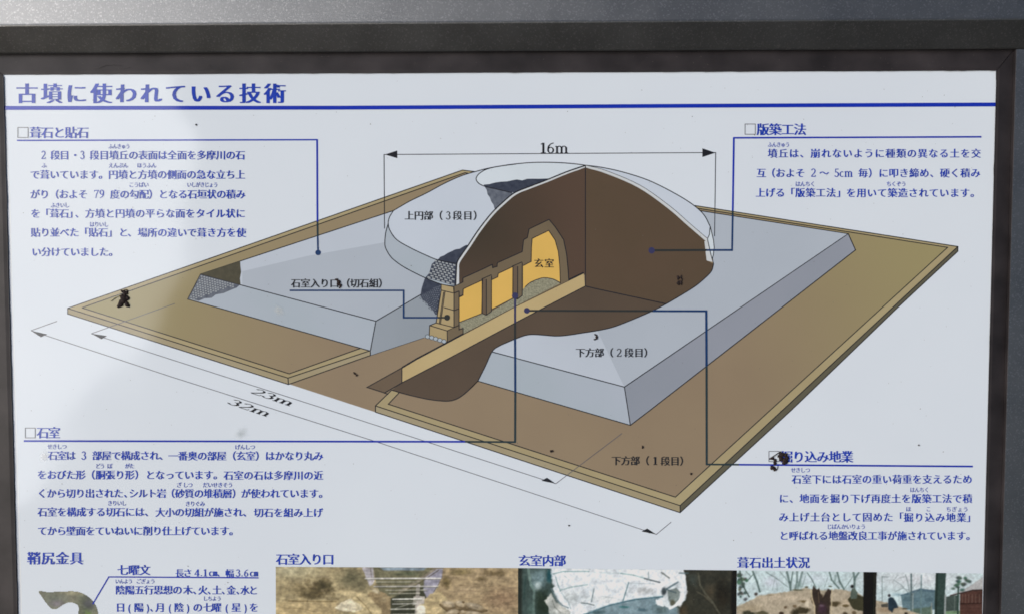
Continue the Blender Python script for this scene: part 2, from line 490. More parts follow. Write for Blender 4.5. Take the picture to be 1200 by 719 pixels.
OFF = {'body': (-0.0015, 0.070), 'head': (-0.002, 0.075), 'title': (-0.006, 0.100), 'ruby': (0.0, 0.04), 'label': (0.0, 0.07)}
def cjk(mb, s, x0, x1, yc, em, layer, style='body', yc1=None, mi=0, wid=None):
    off, sm = OFF[style]
    n = len(s)
    wem = min(wid or em, (x1 - x0) / n * 1.06) if n > 1 else min(em, (x1 - x0) * 1.05)
    adv = (x1 - x0 - wem) / (n - 1) if n > 1 else 0
    if yc1 is None: yc1 = yc
    for i, ch in enumerate(s):
        if ch in ' 　': continue
        V, Fs = glyph(ch, off)
        if len(V) == 0: continue
        V = V.copy()
        # put the glyph in its em box (box centre 0.5, 0.38 above baseline)
        cx = x0 + wem / 2 + i * adv
        cyy = yc + (yc1 - yc) * (i / max(1, n - 1))
        steps = 3
        for k in range(steps):
            dx = sm * (k / (steps - 1) - 0.5)
            px = np.stack([cx + (V[:, 0] - 0.5 + dx) * wem, cyy - (V[:, 1] - 0.375) * em], 1)
            mb.add(Uarr(px, (layer + k * .15) * LZ), Fs, mi)

TXT = 18                                                   # ink layer of all lettering
def text_part(name, parent, items, mats, em=11.6, style='body', label=None):
    """items: ('c', text, x0, x1, y[, em, style]) or ('s', text, x, baseline, h, width)"""
    mb = MeshB()
    for it in items:
        if it[0] == 'c':
            e = it[5] if len(it) > 5 else em
            st = it[6] if len(it) > 6 else style
            cjk(mb, it[1], it[2], it[3], it[4], e, TXT, st)
        elif it[0] == 's':
            serif(mb, it[1], it[2], it[3], TXT, it[4], it[5])
        elif it[0] == 'box':
            _, x0, y0, x1, y1 = it
            line(mb, [(x0, y0), (x1, y0), (x1, y1), (x0, y1)], 0.75, TXT, 1, closed=True)
    o = mb.build(name, mats, parent)
    if label: o['label'] = label
    return o

def rules(name, parent, segs, mats, layer=17):
    mb = MeshB()
    k = 0
    for s in segs:
        if s[0] == 'l': line(mb, s[1], s[2] * 1.15, layer + k, s[3])
        else: disc(mb, s[1], s[2], layer + k, s[3])
        k += .04
    return mb.build(name, mats, parent)

BL = [M['blue'], M['dim_grey']]
title = text_part('title', board, [('c', '古墳に使われている技術', 19, 335, 109.8, 25.5, 'title')], BL, label='large blue title lettering along the top of the sheet')
rules('title_rule', title, [('l', [(4.6, 126.8), (400, 126.5), (800, 124.3), (1166.8, 122.7)], 4.0, 0)], [M['rule_blue']])

LM = [M['rule_blue'], M['leader_slab'], M['leader_tan'], M['leader_soil'], M['leader_dot']]
# upper left note
t = text_part('text_block', board, [('box', 21, 149.6, 33, 161.4), ('c', '葺石と貼石', 34.5, 104.5, 155.6, 14.6, 'head')], BL, label='upper left note on facing stones')
rules('leader_line', t, [('l', [(20, 164.8), (372, 164)], 1.5, 0), ('l', [(371.6, 163.4), (372, 259.6)], 1.8, 0), ('l', [(372, 259.6), (372.3, 277)], 1.8, 2),
                         ('l', [(372.3, 277), (372.8, 296)], 1.8, 1), ('d', (372.8, 296), 3.3, 1)], LM)
for L in [
 [('s', '2', 48.3, 186.6, 9.5, 5.4), ('c', '段目', 59, 81.5, 182), ('c', '・', 83, 93, 182), ('s', '3', 94, 186.6, 9.5, 5.4), ('c', '段目墳丘の表面は全面を多摩川の石', 105, 287.5, 182)],
 [('c', 'で葺いています。円墳と方墳の側面の急な立ち上', 35.3, 287.5, 204.8)],
 [('c', 'がり（およそ', 35.3, 103, 227.8), ('s', '79', 110, 232.3, 9.5, 12.5), ('c', '度の勾配）となる石垣状の積み', 129, 287.8, 227.8)],
 [('c', 'を「葺石」', 36, 92, 250.2), ('c', '、', 88, 98, 250.2), ('c', '方墳と円墳の平らな面をタイル状に', 99.6, 287.8, 250.2)],
 [('c', '貼り並べた「貼石」', 36, 138, 272.4), ('c', 'と、', 139, 161, 272.4), ('c', '場所の違いで葺き方を使', 161.3, 288.6, 272.6)],
 [('c', 'い分けていました。', 37, 139, 295.2)],
]:
    text_part('text_line', t, L, BL)
for w, x0, x1, y in [
    ('ふんきゅう', 127, 152.5, 171.7), ('ふ', 48.5, 55.5, 194), ('えんぷん', 127, 150.5, 194), ('ほうふん', 160.5, 183.5, 194),
    ('こうばい', 151, 174.5, 216.7), ('いしがきじょう', 219, 255.5, 216.7), ('ふきいし', 59.5, 81.5, 240.6), ('はりいし', 105, 127.5, 263)]:
    text_part('reading_aid', t, [('c', w, x0, x1, y, 6.6, 'ruby')], BL)

# upper right note
t = text_part('text_block', board, [('box', 873, 145.6, 885, 157.6), ('c', '版築工法', 886.5, 945, 151.9, 15, 'head')], BL, label='upper right note on rammed earth')
rules('leader_line', t, [('l', [(1150, 160.6), (859.5, 161.8)], 1.7, 0), ('l', [(859.9, 161), (858.6, 247)], 1.9, 0), ('l', [(858.6, 247), (858.5, 252.5)], 1.9, 2), ('l', [(858.5, 252.5), (857.8, 294)], 1.9, 1),
                         ('l', [(858.6, 293.1), (828, 293.1)], 2.0, 1), ('l', [(828, 293.1), (764, 293.4)], 2.2, 3), ('d', (763.6, 293.5), 3.7, 4)], LM)
for L in [
 [('c', '墳丘は、崩れないように種類の異なる土を交', 899.5, 1149.5, 179.9)],
 [('c', '互', 886.3, 897.3, 202.9), ('c', '（およそ', 897, 943.5, 202.9), ('s', '2', 950, 207.4, 9.5, 6), ('c', '～', 960, 972, 202.9), ('s', '5cm', 977.5, 207.4, 9.5, 22), ('c', '毎）に叩き締め、硬く積み', 1005.5, 1148.8, 202.9)],
 [('c', '上げる「', 885.3, 931.5, 225.9), ('c', '版築工法', 931.8, 979.6, 225.9), ('c', '」', 980, 991, 225.9), ('c', 'を用いて築造されています。', 991.5, 1148.5, 226.1)],
]:
    text_part('text_line', t, L, BL)
for w, x0, x1, y in [('ふんきゅう', 899.5, 925.5, 169.7), ('はんちく', 931.8, 955.5, 215.7), ('ちくぞう', 1038.5, 1062, 215.7)]:
    text_part('reading_aid', t, [('c', w, x0, x1, y, 6.6, 'ruby')], BL)

# lower left note
t = text_part('text_block', board, [('box', 29.8, 501, 41.4, 512.4), ('c', '石室', 43, 71, 506.5, 14.6, 'head')], BL, label='lower left note on the stone chamber')
rules('leader_line', t, [('l', [(28, 516.1), (545, 517)], 1.9, 0), ('l', [(545, 517), (604.4, 517.4)], 1.9, 2), ('l', [(603.6, 518), (603.8, 459)], 2.1, 2), ('l', [(603.8, 459), (603.6, 397)], 2.2, 1),
                         ('l', [(603.6, 397), (603.6, 378)], 2.1, 3), ('l', [(603.6, 378), (603.6, 347)], 2.1, 4), ('d', (603.6, 346.3), 3.7, 4)], LM)
for L in [
 [('c', '石室は', 56, 89, 533.2), ('s', '3', 95.5, 537.9, 9.5, 5.8), ('c', '部屋で構成され、', 108, 198, 533.2), ('c', '一番奥の部屋（玄室）はかなり丸み', 197.2, 379, 533.6)],
 [('c', 'をおびた形（', 43.6, 111.6, 555.7), ('c', '胴張り形', 112, 158, 555.7), ('c', '）', 158, 169, 555.7), ('c', 'となっています。', 170.5, 261.5, 555.9), ('c', '石室の石は多摩川の近', 262, 379, 556.4)],
 [('c', 'くから切り出された', 43.6, 144.8, 577.4), ('c', '、', 145, 155, 577.4), ('c', 'シルト岩', 151, 195, 577.4), ('c', '（', 193.5, 204.8, 577.4), ('c', '砂質の堆積層', 205, 272.3, 577.6), ('c', '）', 272, 283, 577.6), ('c', 'が使われています。', 282.3, 385, 577.6)],
 [('c', '石室を構成する切石には、', 44, 181, 599.2), ('c', '大小の切組が施され、', 182, 296, 599.6), ('c', '切石を組み上げ', 297.3, 378.6, 600)],
 [('c', 'てから壁面をていねいに削り仕上げています。', 44, 280, 621.4)],
]:
    text_part('text_line', t, L, BL)
for w, x0, x1, y in [
    ('せきしつ', 55.5, 78.5, 522.7), ('げんしつ', 275.3, 299.3, 523.2), ('どう', 112, 123, 545.4), ('ぼ', 125.5, 132, 545.4), ('がた', 146.3, 157.6, 545.4),
    ('ざ', 206.6, 213, 567.6), ('しつ', 214.5, 226, 567.6), ('だいせきそう', 237.5, 273, 567.6), ('きりいし', 126, 148.5, 588.9), ('きりぐみ', 217, 240.3, 589.6)]:
    text_part('reading_aid', t, [('c', w, x0, x1, y, 6.6, 'ruby')], BL)

# lower right note
t = text_part('text_block', board, [('box', 901, 528.2, 913, 540.2), ('c', '掘り込み地業', 914.3, 1000, 534.6, 14.8, 'head')], BL, label='lower right note on the dug foundation')
rules('leader_line', t, [('l', [(1140, 545.9), (866, 543.8)], 1.8, 0), ('l', [(866, 543.8), (827.3, 543.5)], 1.8, 2), ('l', [(828.1, 544), (827.9, 428.5)], 2.2, 2), ('l', [(827.9, 428.5), (827.6, 363.6)], 2.4, 1),
                         ('l', [(828.6, 364.3), (765, 364.2)], 2.1, 1), ('l', [(765, 364.2), (617.5, 363.8)], 2.0, 3), ('d', (617.4, 363.7), 3.4, 4)], LM)
for L in [
 [('c', '石室下には石室の重い荷重を支えるため', 927.6, 1139.4, 560.9)],
 [('c', 'に、地面を掘り下げ再度土を版築工法で積', 912.8, 1139.4, 583.5)],
 [('c', 'み上げ土台として固めた「', 912.4, 1058.8, 605.2), ('c', '掘り込み地業', 1058.8, 1132.3, 605.6), ('c', '」', 1132.5, 1143, 605.6)],
 [('c', 'と呼ばれる地盤改良工事が施されています。', 912.8, 1143.5, 627)],
]:
    text_part('text_line', t, L, BL)
for w, x0, x1, y in [('せきしつ', 926.5, 949.6, 550.2), ('はんちく', 1066, 1089, 573.2), ('ほ', 1061.3, 1067.5, 595.7), ('こ', 1085, 1090.6, 595.7),
    ('ちぎょう', 1108.3, 1134.8, 596), ('じばんかいりょう', 968.8, 1014.5, 616.4)]:
    text_part('reading_aid', t, [('c', w, x0, x1, y, 6.6, 'ruby')], BL)

# bottom row of captions
t = text_part('text_block', board, [('c', '鞘尻金具', 31.8, 97.8, 653.4, 16, 'head')], BL, label='caption of the scabbard fitting with its note')
rules('leader_line', t, [('l', [(303, 676.3), (127.6, 675.2), (108.8, 707)], 1.3, 0)], LM)
for L in [
 [('c', '七曜文', 137.5, 176.4, 667.2, 13.2, 'head')],
 [('c', '長さ', 205.5, 225, 670.6, 10.2), ('s', '4.1', 228, 674.4, 8.2, 15), ('c', '㎝', 244.5, 255, 670.6, 10), ('c', '、', 254, 263, 670.6, 10), ('c', '幅', 264, 274, 670.8, 10.2), ('s', '3.6', 276.3, 674.8, 8.2, 15), ('c', '㎝', 292.5, 303, 670.9, 10)],
 [('c', '陰陽五行思想の', 135.3, 213.8, 690.6), ('c', '木', 214.5, 225.5, 690.6), ('c', '、', 226, 236, 690.6), ('c', '火', 232, 243, 690.7), ('c', '、', 243, 253, 690.7), ('c', '土', 248.5, 259.5, 690.7), ('c', '、', 259.5, 269.5, 690.7), ('c', '金', 265.5, 276, 690.8), ('c', '、', 276.5, 286.5, 690.8), ('c', '水と', 281.5, 302.5, 690.9)],
 [('c', '日', 135.5, 146.5, 711), ('c', '(', 150, 159, 711), ('c', '陽', 157, 168, 711), ('c', ')', 172, 181, 711), ('c', '、', 175.5, 185.5, 711), ('c', '月', 182, 193, 711), ('c', '(', 197.5, 206, 711), ('c', '陰', 204, 215, 711), ('c', ')', 219, 228, 711), ('c', 'の', 226, 237, 711), ('c', '七曜', 238, 259.5, 711), ('c', '(', 264, 273, 711), ('c', '星', 271, 282, 711), ('c', ')', 286.5, 295, 711), ('c', 'を', 292, 302.5, 711)],
]:
    text_part('text_line', t, L, BL)
for w, x0, x1, y in [('いんよう', 135, 155.5, 680.4), ('ごぎょう', 159.5, 182, 680.4), ('しちよう', 238, 259.5, 700.6)]:
    text_part('reading_aid', t, [('c', w, x0, x1, y, 6.2, 'ruby')], BL)
for s_, x0, x1, y in [('石室入り口', 323.3, 391.8, 654.6), ('玄室内部', 607.3, 663.3, 656.2), ('葺石出土状況', 863.7, 949, 658.5)]:
    text_part('caption', board, [('c', s_, x0, x1, y, 14.3, 'head')], BL)

# ------------------------------------------------------------------ the cutaway mound drawing
def offset_y(pts, d): return [(x, y + d) for x, y in pts]
OW = 1.15
dia = bpy.data.objects.new('mound_drawing', None); COL.objects.link(dia); dia.parent = board
dia['label'] = 'cutaway drawing of a stepped burial mound'

# --- first tier (tan base)
soil_edge = [(459, 456.5)] + cr([(467, 459), (480, 462.5), (500, 467), (515, 469), (526, 469.3), (535, 467), (543, 462), (551, 455), (560, 446)], 4)
mb = MeshB()
LT = [M['tan'], M['ledge'], M['ledge_side'], M['dark_side'], M['black'], M['dim_grey']]
poly(mb, [(79.3, 361), (542, 199.5), (556, 201), (600, 230), (600, 330), (433.5, 410.5), (337.5, 442.5)], 1, 0)
poly(mb, [(79.3, 361), (542, 199.5), (556, 201.5), (549, 204), (545, 202.5), (96, 360.6), (339, 437.5), (423.5, 407.3), (433.5, 410.5), (337.5, 442.5)], 2, 1)
poly(mb, [(79.3, 361), (337.5, 442.5), (433.5, 410.5), (434, 416), (338, 450), (79.3, 367.5)], 2, 2)
# entrance path: bare tan, no outline along its front edge
poly(mb, [(338.5, 449.5), (434, 416), (497, 395), (560, 370), (560, 440), (459, 457), (440, 475), (440, 482.5)], 1.4, 0)
# front right half
poly(mb, [(440, 475), (459, 456.5)] + soil_edge[1:] + [(700, 300), (816, 241.5), (1122.5, 289), (797, 591.8)], 1.2, 0)
poly(mb, [(440, 475), (459, 456.5), (468, 459.3), (455, 473), (791.5, 581.8), (1110.5, 290), (817, 244), (814, 241), (1122.5, 289), (797, 591.8)], 2, 1)
poly(mb, [(440, 475), (797, 591.8), (797, 600), (440, 482.3)], 2, 2)
poly(mb, [(797, 591.8), (1122.5, 289), (1122.5, 294.5), (1050, 362), (928, 479.5), (797, 600)], 2, 3)
for pts, w in [
    ([(79.3, 361), (542, 199.5), (556, 201.3)], OW), ([(96, 360.4), (545, 202.6), (552, 204)], OW), ([(96, 360.4), (339, 437.5), (423.5, 407.3)], OW),
    ([(79.3, 361), (337.5, 442.5), (433.5, 410.5)], OW), ([(79.3, 361), (79.3, 367.5), (338, 450), (434, 416), (497, 395)], OW), ([(337.5, 442.5), (338, 450)], OW),
    ([(459, 456.5), (440, 475), (440, 482.3), (797, 600), (928, 479.5), (1050, 362), (1122.5, 294.5), (1122.5, 289), (814, 241)], OW),
    ([(468, 459.3), (455, 473), (791.5, 581.8), (1110.5, 290), (818, 244.3)], OW), ([(440, 475), (797, 591.8), (1122.5, 289)], OW), ([(797, 591.8), (797, 600)], OW)]:
    line(mb, pts, w, 3, 4)
mb.build('first_tier', LT, dia)

# --- second tier (blue grey)
curve2 = cr([(560, 446), (568.5, 429), (576.5, 411.8), (584, 405.5), (596, 400), (605, 396.3), (615, 392.7), (624, 391.5), (637, 392.2), (651, 393.3), (664, 392.5), (682, 389.8), (700, 387), (718, 383), (736, 376.3), (752, 369.6), (769, 362), (783, 354.5), (800, 344.5), (815, 335), (828, 324), (834, 317), (836.2, 309)], 4)
mb = MeshB()
LS = [M['slab_top'], M['slab_side'], M['slab_right'], M['slab_cut'], M['black'], M['slab_dark'], M['cobble_olive'], M['paper']]
poly(mb, [(235, 321.3), (461, 247), (560, 260), (560, 330), (495, 344), (440.5, 376)], 4, 0)
poly(mb, [(284, 318), (360, 300), (451, 284), (500, 300), (560, 330), (495, 344), (440.5, 376), (284, 334.4)], 4.3, 5)
poly(mb, [(235, 321.3), (440.5, 376), (434, 410.5), (220, 350.4)], 4.6, 1)
poly(mb, [(440.5, 376), (494, 344.5), (520, 335), (520, 402), (497, 395), (434, 416)], 4.6, 3)
k0 = next(i for i, p in enumerate(curve2) if abs(p[0] - 576.5) < .2)
poly(mb, [(731.7, 453)] + curve2[k0:] + [(834, 290), (820, 247), (994, 274)], 4, 5)
kk = next(i for i, p in enumerate(curve2) if abs(p[0] - 700) < .2)
poly(mb, [(731.7, 453)] + curve2[k0:kk + 1], 4.3, 0)
poly(mb, [(560, 446)] + curve2[:k0 + 1] + [(731.7, 453), (738.7, 497.8)], 4.6, 1)
poly(mb, [(731.7, 453), (994, 274), (1002.5, 293), (762, 480), (738.7, 497.8)], 4.6, 2)
for pts in ([(461, 247), (235, 321.3), (220, 350.4), (433.5, 410.7)], [(235, 321.3), (440.5, 376), (494, 344.5)], [(440.5, 376), (434, 411), (434, 416)],
            [(576.5, 411.8), (731.7, 453), (994, 274), (820, 247)], [(560, 446), (738.7, 497.8), (762, 480), (1002.5, 293), (994, 274)], [(731.7, 453), (738.7, 497.8)]):
    line(mb, pts, OW, 5, 4)
# dark laid patch and stone courses at the left corner
poly(mb, [(235.3, 321), (281.5, 306), (281.8, 312), (282.6, 319), (281.2, 326), (282, 333.6)], 5.3, 6)
mb.build('second_tier', LS, dia)

def courses(mb, quad, nu, nv, gap, layer, mi, keep=None):
    """printed drawing of laid stones: small quads in staggered rows inside a quad (TL, TR, BR, BL)"""
    q = [np.array(p, float) for p in quad]
    def P(u, v): return (q[0] * (1 - u) + q[1] * u) * (1 - v) + (q[3] * (1 - u) + q[2] * u) * v
    for r in range(nv):
        sh = 0.5 * (r % 2)
        for c in range(-1, nu + 1):
            u0 = (c + sh + gap) / nu; u1 = (c + 1 + sh - gap) / nu
            v0 = (r + gap * 1.2) / nv; v1 = (r + 1 - gap * .8) / nv
            if u0 < -0.001 or u1 > 1.001: continue
            m = P((u0 + u1) / 2, (v0 + v1) / 2)
            if keep and not keep(m): continue
            j = lambda: random.uniform(-.08, .08)
            poly(mb, [P(u0, v0 + .1 / nv), P(u0 + .25 * (u1 - u0), v0), P(u1, v0 + .1 / nv * (1 + j())), P(u1, v1), P(u0 + .1 * (u1 - u0), v1)], layer, mi)

mb = MeshB()
LC = [M['cobble_navy'], M['course_stone'], M['cobble_grey'], M['black']]
poly(mb, [(235.5, 322), (281, 334), (277.5, 337), (270, 340), (262, 343.5), (253, 345), (248, 349), (240, 349.5), (233, 352.5), (220.6, 350)], 5.4, 2)
courses(mb, [(235.5, 322), (284, 334.5), (270, 362), (220.6, 350.4)], 16, 12, 0.19, 5.7, 1,
        keep=lambda m: (m[1] - 334.5) < -0.36 * (m[0] - 281) - 2.2 + 1.6 * math.sin(m[0] * .7) and m[1] < 350.0 + (m[0] - 220) * .28)
mb.build('stone_courses', LC, dia)

# --- dome (third tier)
rim = cr([(461, 247), (480, 236), (500, 226.3), (520, 215.5), (540, 206.5), (558, 201), (575, 196.8), (600, 192.8), (625, 190.6), (650, 190.6), (672, 192), (686, 193.8), (705, 196.3), (730, 201.8), (760, 211.5), (790, 226.3), (812, 240), (825, 252), (832, 265)], 5)
front = cr([(461, 247), (456.3, 255), (455, 263), (457.5, 271), (465, 281), (480, 290), (498, 298.6), (513, 304.6), (535, 309)], 5)
skirt = cr([(455, 262), (452, 273), (451, 285), (452.5, 292), (458, 301), (466, 308), (477, 315), (497, 325), (517, 333), (533, 335.5)], 4)
leftcut = cr([(686, 194), (664, 201.5), (640, 211.3), (620, 219), (603, 226), (590, 236.5), (576, 250), (561, 269), (549, 287), (541, 298.5), (536.3, 306), (535, 313), (534, 335)], 4)
rightcut = cr([(686, 194), (710, 200.3), (750, 217.5), (785, 242), (808, 262), (829, 280)], 5)
mb = MeshB()
LD = [M['dome_top'], M['dome_cap'], M['rim'], M['black'], M['cobble_navy'], M['cobble_grey'], M['slab_side'], M['course_stone']]
poly(mb, skirt + [(535, 309)] + front[::-1][:-5], 6, 6)
poly(mb, rim[:rim.index(min(rim, key=lambda p: abs(p[0] - 686))) + 1] + leftcut[1:-4] + front[::-1], 6.3, 0)
cap = cr([(700, 195.5), (650, 190.8), (625, 190.8), (600, 193), (575, 197), (563, 202.5), (558, 209), (560.5, 214.5), (567.5, 218.3), (580, 221.3), (600, 226)], 5)
poly(mb, cap[5:] + [(603, 225.8), (640, 211.3), (664, 201.5), (686, 194)], 6.6, 1)
line(mb, cap[14:], OW, 7, 3)
# right-hand sliver between the cut and the rim, and its skirt
ri = rim.index(min(rim, key=lambda p: abs(p[0] - 686)))
poly(mb, rim[ri:] + [(829, 280)] + rightcut[::-1][1:], 6.3, 0)
poly(mb, [(829, 279.5), (832.3, 265), (836, 280), (837, 290), (836, 298), (834.5, 303.5), (832.5, 296)], 6.6, 1)
poly(mb, [(824, 277), (829, 279.5), (832.5, 296), (835.2, 307), (828, 305.5), (824, 290)], 6.5, 2)
line(mb, rim, OW, 7, 3)
line(mb, front, OW, 7.1, 3)
line(mb, skirt, OW, 7.2, 3)
line(mb, rightcut, 1.2, 7.3, 3)
line(mb, [(832.2, 265), (831.3, 275), (829, 280), (832.5, 296), (834.6, 304), (836.2, 309)], 1.0, 7.5, 3)
line(mb, [(832.2, 265), (836, 281), (837, 290), (835.8, 299), (834.6, 304)], 1.0, 7.6, 3)
# dark laid-stone patches on the dome
rag = lambda pts: [(x + random.uniform(-.6, .6), y + random.uniform(-.6, .6)) for x, y in pts]
poly(mb, [(567, 216.5)] + rag([(573, 215.6), (580, 214.3), (587, 213.3), (594, 212.2), (600, 212), (606, 210.8), (612, 211.5), (618, 210.3), (625, 209.8), (631, 209.2)]) + [(640, 209.4), (645, 209.3), (620, 219), (603, 226), (598, 225.4), (580, 221.3), (567.5, 218.3)], 6.9, 4)
poly(mb, [(567.5, 218.3), (580, 221.3), (598, 225.4), (602, 226.5), (590, 236.5), (580, 246)] + rag([(578, 240), (575.5, 236), (574.5, 231), (571, 227.5), (570, 223)]), 6.9, 5)
poly(mb, [(513, 304.4)] + rag([(516, 301.5), (520, 300), (525, 297), (530, 294.5), (534, 293), (539, 292)]) + [(543, 289), (546, 287.3), (549, 287), (541, 298.5), (536.3, 306), (535.5, 309)], 6.9, 4)
poly(mb, [(511.5, 304.5), (534.5, 309.2), (533.3, 334.8), (498.5, 325.3), (503, 320), (506, 309.5)], 6.95, 4)
courses(mb, [(509, 304), (534.3, 309.6), (533, 334.6), (499.3, 325.3)], 6, 9, .16, 7.7, 7, keep=lambda m: m[0] > 504 + (m[1] - 304) * -.25)
poly(mb, [(498, 325.6), (517, 333), (516.5, 336), (513, 368)] + rag([(510, 368), (507.5, 363), (503, 359), (499, 354), (495.5, 351.5)]) + [(492.5, 347), (494, 338)], 6.9, 4)
courses(mb, [(496, 341), (517, 333.5), (512, 368), (488, 352)], 9, 13, .17, 7.7, 5, keep=lambda m: m[1] > 346 - (m[0] - 493) * .55 and m[1] < 352 + (m[0] - 494) * 1.0)
mb.build('dome', LD, dia)

# --- soil section inside the cut
inner_left = [(x + 2.6, y + 1.8) for x, y in leftcut[2:-4]] + [(538, 312), (538, 333)]
inner_right = [(x - 2.2, y + 2.4) for x, y in rightcut[2:]]
mb = MeshB()
LE = [M['rim'], M['soil'], M['soil_back'], M['soil_floor'], M['cut_soil'], M['trench'], M['strip'], M['black'], M['dome_top']]
poly(mb, leftcut + [(538, 333), (560, 325), (684, 300)], 8, 0)
poly(mb, [(686, 196.3)] + inner_left + [(560, 380), (575, 373), (684, 322), (686, 322)], 8.3, 1)
poly(mb, rightcut + [(826, 290), (700, 300), (686, 300)], 8, 0)
poly(mb, [(686, 196.3)] + inner_right + [(825.5, 283), (828, 305), (834.5, 308.5)] + curve2[::-1][:curve2[::-1].index(min(curve2, key=lambda p: abs(p[0] - 781))) + 1] + [(686, 335.3)], 8.3, 2)
ks = curve2.index(min(curve2, key=lambda p: abs(p[0] - 781)))
poly(mb, [(685, 335.2), (780.5, 355.8)] + curve2[:ks][::-1] + soil_edge[::-1] + [(471, 448), (525, 420), (600, 380), (638, 360)], 8.3, 4)
poly(mb, [(430, 453.3), (471, 430.5), (471, 448), (452, 460)], 8.4, 5)
poly(mb, [(471, 430.5), (488, 420.5), (600, 361), (684, 319.7), (685.5, 335.2), (638, 360), (600, 380), (525, 420), (471, 448)], 8.8, 6)
for pts, w in ((leftcut, 1.5), ([(686, 194), (686, 335.2), (638, 360), (600, 380), (525, 420), (471, 448), (450, 460.3)], OW), ([(686, 335.2), (700, 338.5), (780.5, 355.8)], OW),
               (curve2, OW), (soil_edge, OW), ([(455, 461.5), (450, 459.6), (430, 453.3), (471, 430.5), (471, 448)], OW), ([(560, 446), (551, 455)], OW)):
    line(mb, pts, w, 9.2, 7)
line(mb, [(471, 430.5), (488, 420.3), (600, 360.5), (684, 319.5)], 2.0, 9.4, 7)
mb.build('soil_section', LE, dia)

# --- stone chamber
mb = MeshB()
LH = [M['stone'], M['stone_light'], M['stone_dark'], M['yellow'], M['gravel'], M['black'], M['slab_side']]
roof = [(532, 335.8), (542.5, 330.5), (542.5, 325.8), (560, 318), (577, 310), (577.3, 313.8), (582.5, 312.3), (583, 308), (612, 295), (613.6, 281), (618, 278.6), (620, 268.5), (643.4, 257.3), (651, 266.5), (660.5, 281), (664, 298), (665.7, 315), (666.5, 328.5)]
poly(mb, roof + [(600, 361), (543, 391), (538, 377)], 9.7, 0)
poly(mb, [(538, 377.5), (565, 367), (570, 369), (576, 364.5), (601, 350), (605, 351), (612, 346), (613, 338.5), (620, 332), (628, 328), (637, 325.5), (648, 327), (657, 331.5), (600, 360.6), (543, 390.5)], 10, 4)
r1 = [(538, 347.5), (542.5, 345.5), (543, 338.5), (565.5, 328), (564.5, 367), (538, 377.5)]
r2 = [(576, 328), (583.3, 324.6), (584, 320.5), (601, 312.5), (600.8, 349.5), (576, 362.5)]
r3 = [(613, 338.6), (613, 311.5), (622.5, 306.5), (622.8, 290), (623.6, 279.6), (643, 270.2), (650.5, 281.5), (654.3, 295), (656, 312), (656.7, 331.4)] + cr([(656.7, 331.4), (648, 327), (637, 325.5), (628, 328), (620, 332), (613, 338.6)], 3)
for r_ in (r1, r2, r3):
    poly(mb, r_, 10.3, 3); line(mb, r_, 1.0, 10.8, 5, closed=True)
line(mb, roof, 1.1, 10.9, 5)
for x0, xm, x1, yt, b0, bm, b1 in ((565, 570, 576, 326, 367, 369, 364.5), (601, 606.6, 612, 311, 347.5, 350.5, 346)):
    poly(mb, [(x0, yt), (xm, yt + 1), (xm, bm), (x0, b0)], 10.4, 2); poly(mb, [(xm, yt + 1), (x1, yt - 1), (x1, b1), (xm, bm)], 10.4, 0)
    line(mb, [(x0, yt), (x0, b0), (xm, bm), (x1, b1), (x1, yt - 3)], 1.0, 11, 5); line(mb, [(xm, yt + 1), (xm, bm)], 1.0, 11.1, 5); line(mb, [(x0 - .5, yt + 1), (x1, yt - 4)], 1.0, 11.2, 5)
# entrance pillars and plinth
poly(mb, [(517, 333), (531.5, 336), (532, 343.5), (517, 340)], 11.4, 1); poly(mb, [(531.5, 336), (538.5, 333), (538.5, 341), (532, 343.5)], 11.4, 0)
poly(mb, [(517, 340), (521.5, 341.3), (516, 379.2), (511, 378.3)], 11.4, 1); poly(mb, [(521.5, 341.3), (532, 343.8), (532, 383), (516.5, 379.2)], 11.3, 1)
poly(mb, [(532, 343.6), (538, 341), (538, 381), (532, 383)], 11.4, 0)
poly(mb, [(503.5, 381), (511, 378), (532, 383.3), (538, 381), (524, 387.3)], 11.3, 1)
poly(mb, [(503.5, 381), (524, 387.3), (524.3, 400), (503, 392.2)], 11.4, 1)
poly(mb, [(524, 387.3), (538, 380.8), (538, 384), (542.7, 385.3), (542.7, 390.5), (524.3, 400.5)], 11.4, 0)
for pts in ([(517, 333), (531.5, 336), (532, 343.5), (517, 340), (517, 333)], [(517, 340), (511, 378.3)], [(521.5, 341.3), (516.2, 379.2)], [(520, 342), (514.8, 379)], [(532, 336), (532, 383)], [(538, 341), (538, 381)],
            [(532, 343.5), (538, 341)], [(520, 360), (532.5, 363.6), (538, 361.3)], [(503.5, 381), (511, 378), (532, 383.3), (538, 380.8), (524, 387.3), (503.5, 381), (503, 392.2)], [(524, 387.3), (524.3, 400)],
            [(538, 380.8), (538, 386), (542.7, 384.2), (542.7, 390.5), (524.3, 400.5)], [(538.3, 348), (542.6, 346), (542.8, 338.6)]):
    line(mb, pts, 1.05, 11.9, 5)
mb.build('stone_chamber', LH, dia)
for i, (x, y) in enumerate([(501, 394), (505.8, 395.2), (510.5, 396.6), (515.4, 398.2), (520.3, 399.6)]):
    mb = MeshB(); disc(mb, (x, y), 3.0, 12.2 + i * .1, 5, n=12, ry=2.7); disc(mb, (x, y), 2.4, 12.25 + i * .1, 6, n=12, ry=2.1)
    mb.build('entrance_stone', LH, dia)

# entrance leader
rules('leader_line', dia, [('l', [(339.5, 340.2), (473.8, 340.2)], 1.7, 1), ('l', [(473, 339.6), (473, 372.6)], 1.8, 1), ('l', [(472.3, 371.9), (513, 371.9)], 1.8, 1), ('l', [(513, 371.9), (524, 371.9)], 1.8, 3), ('d', (524, 371.8), 3.5, 3)], LM)
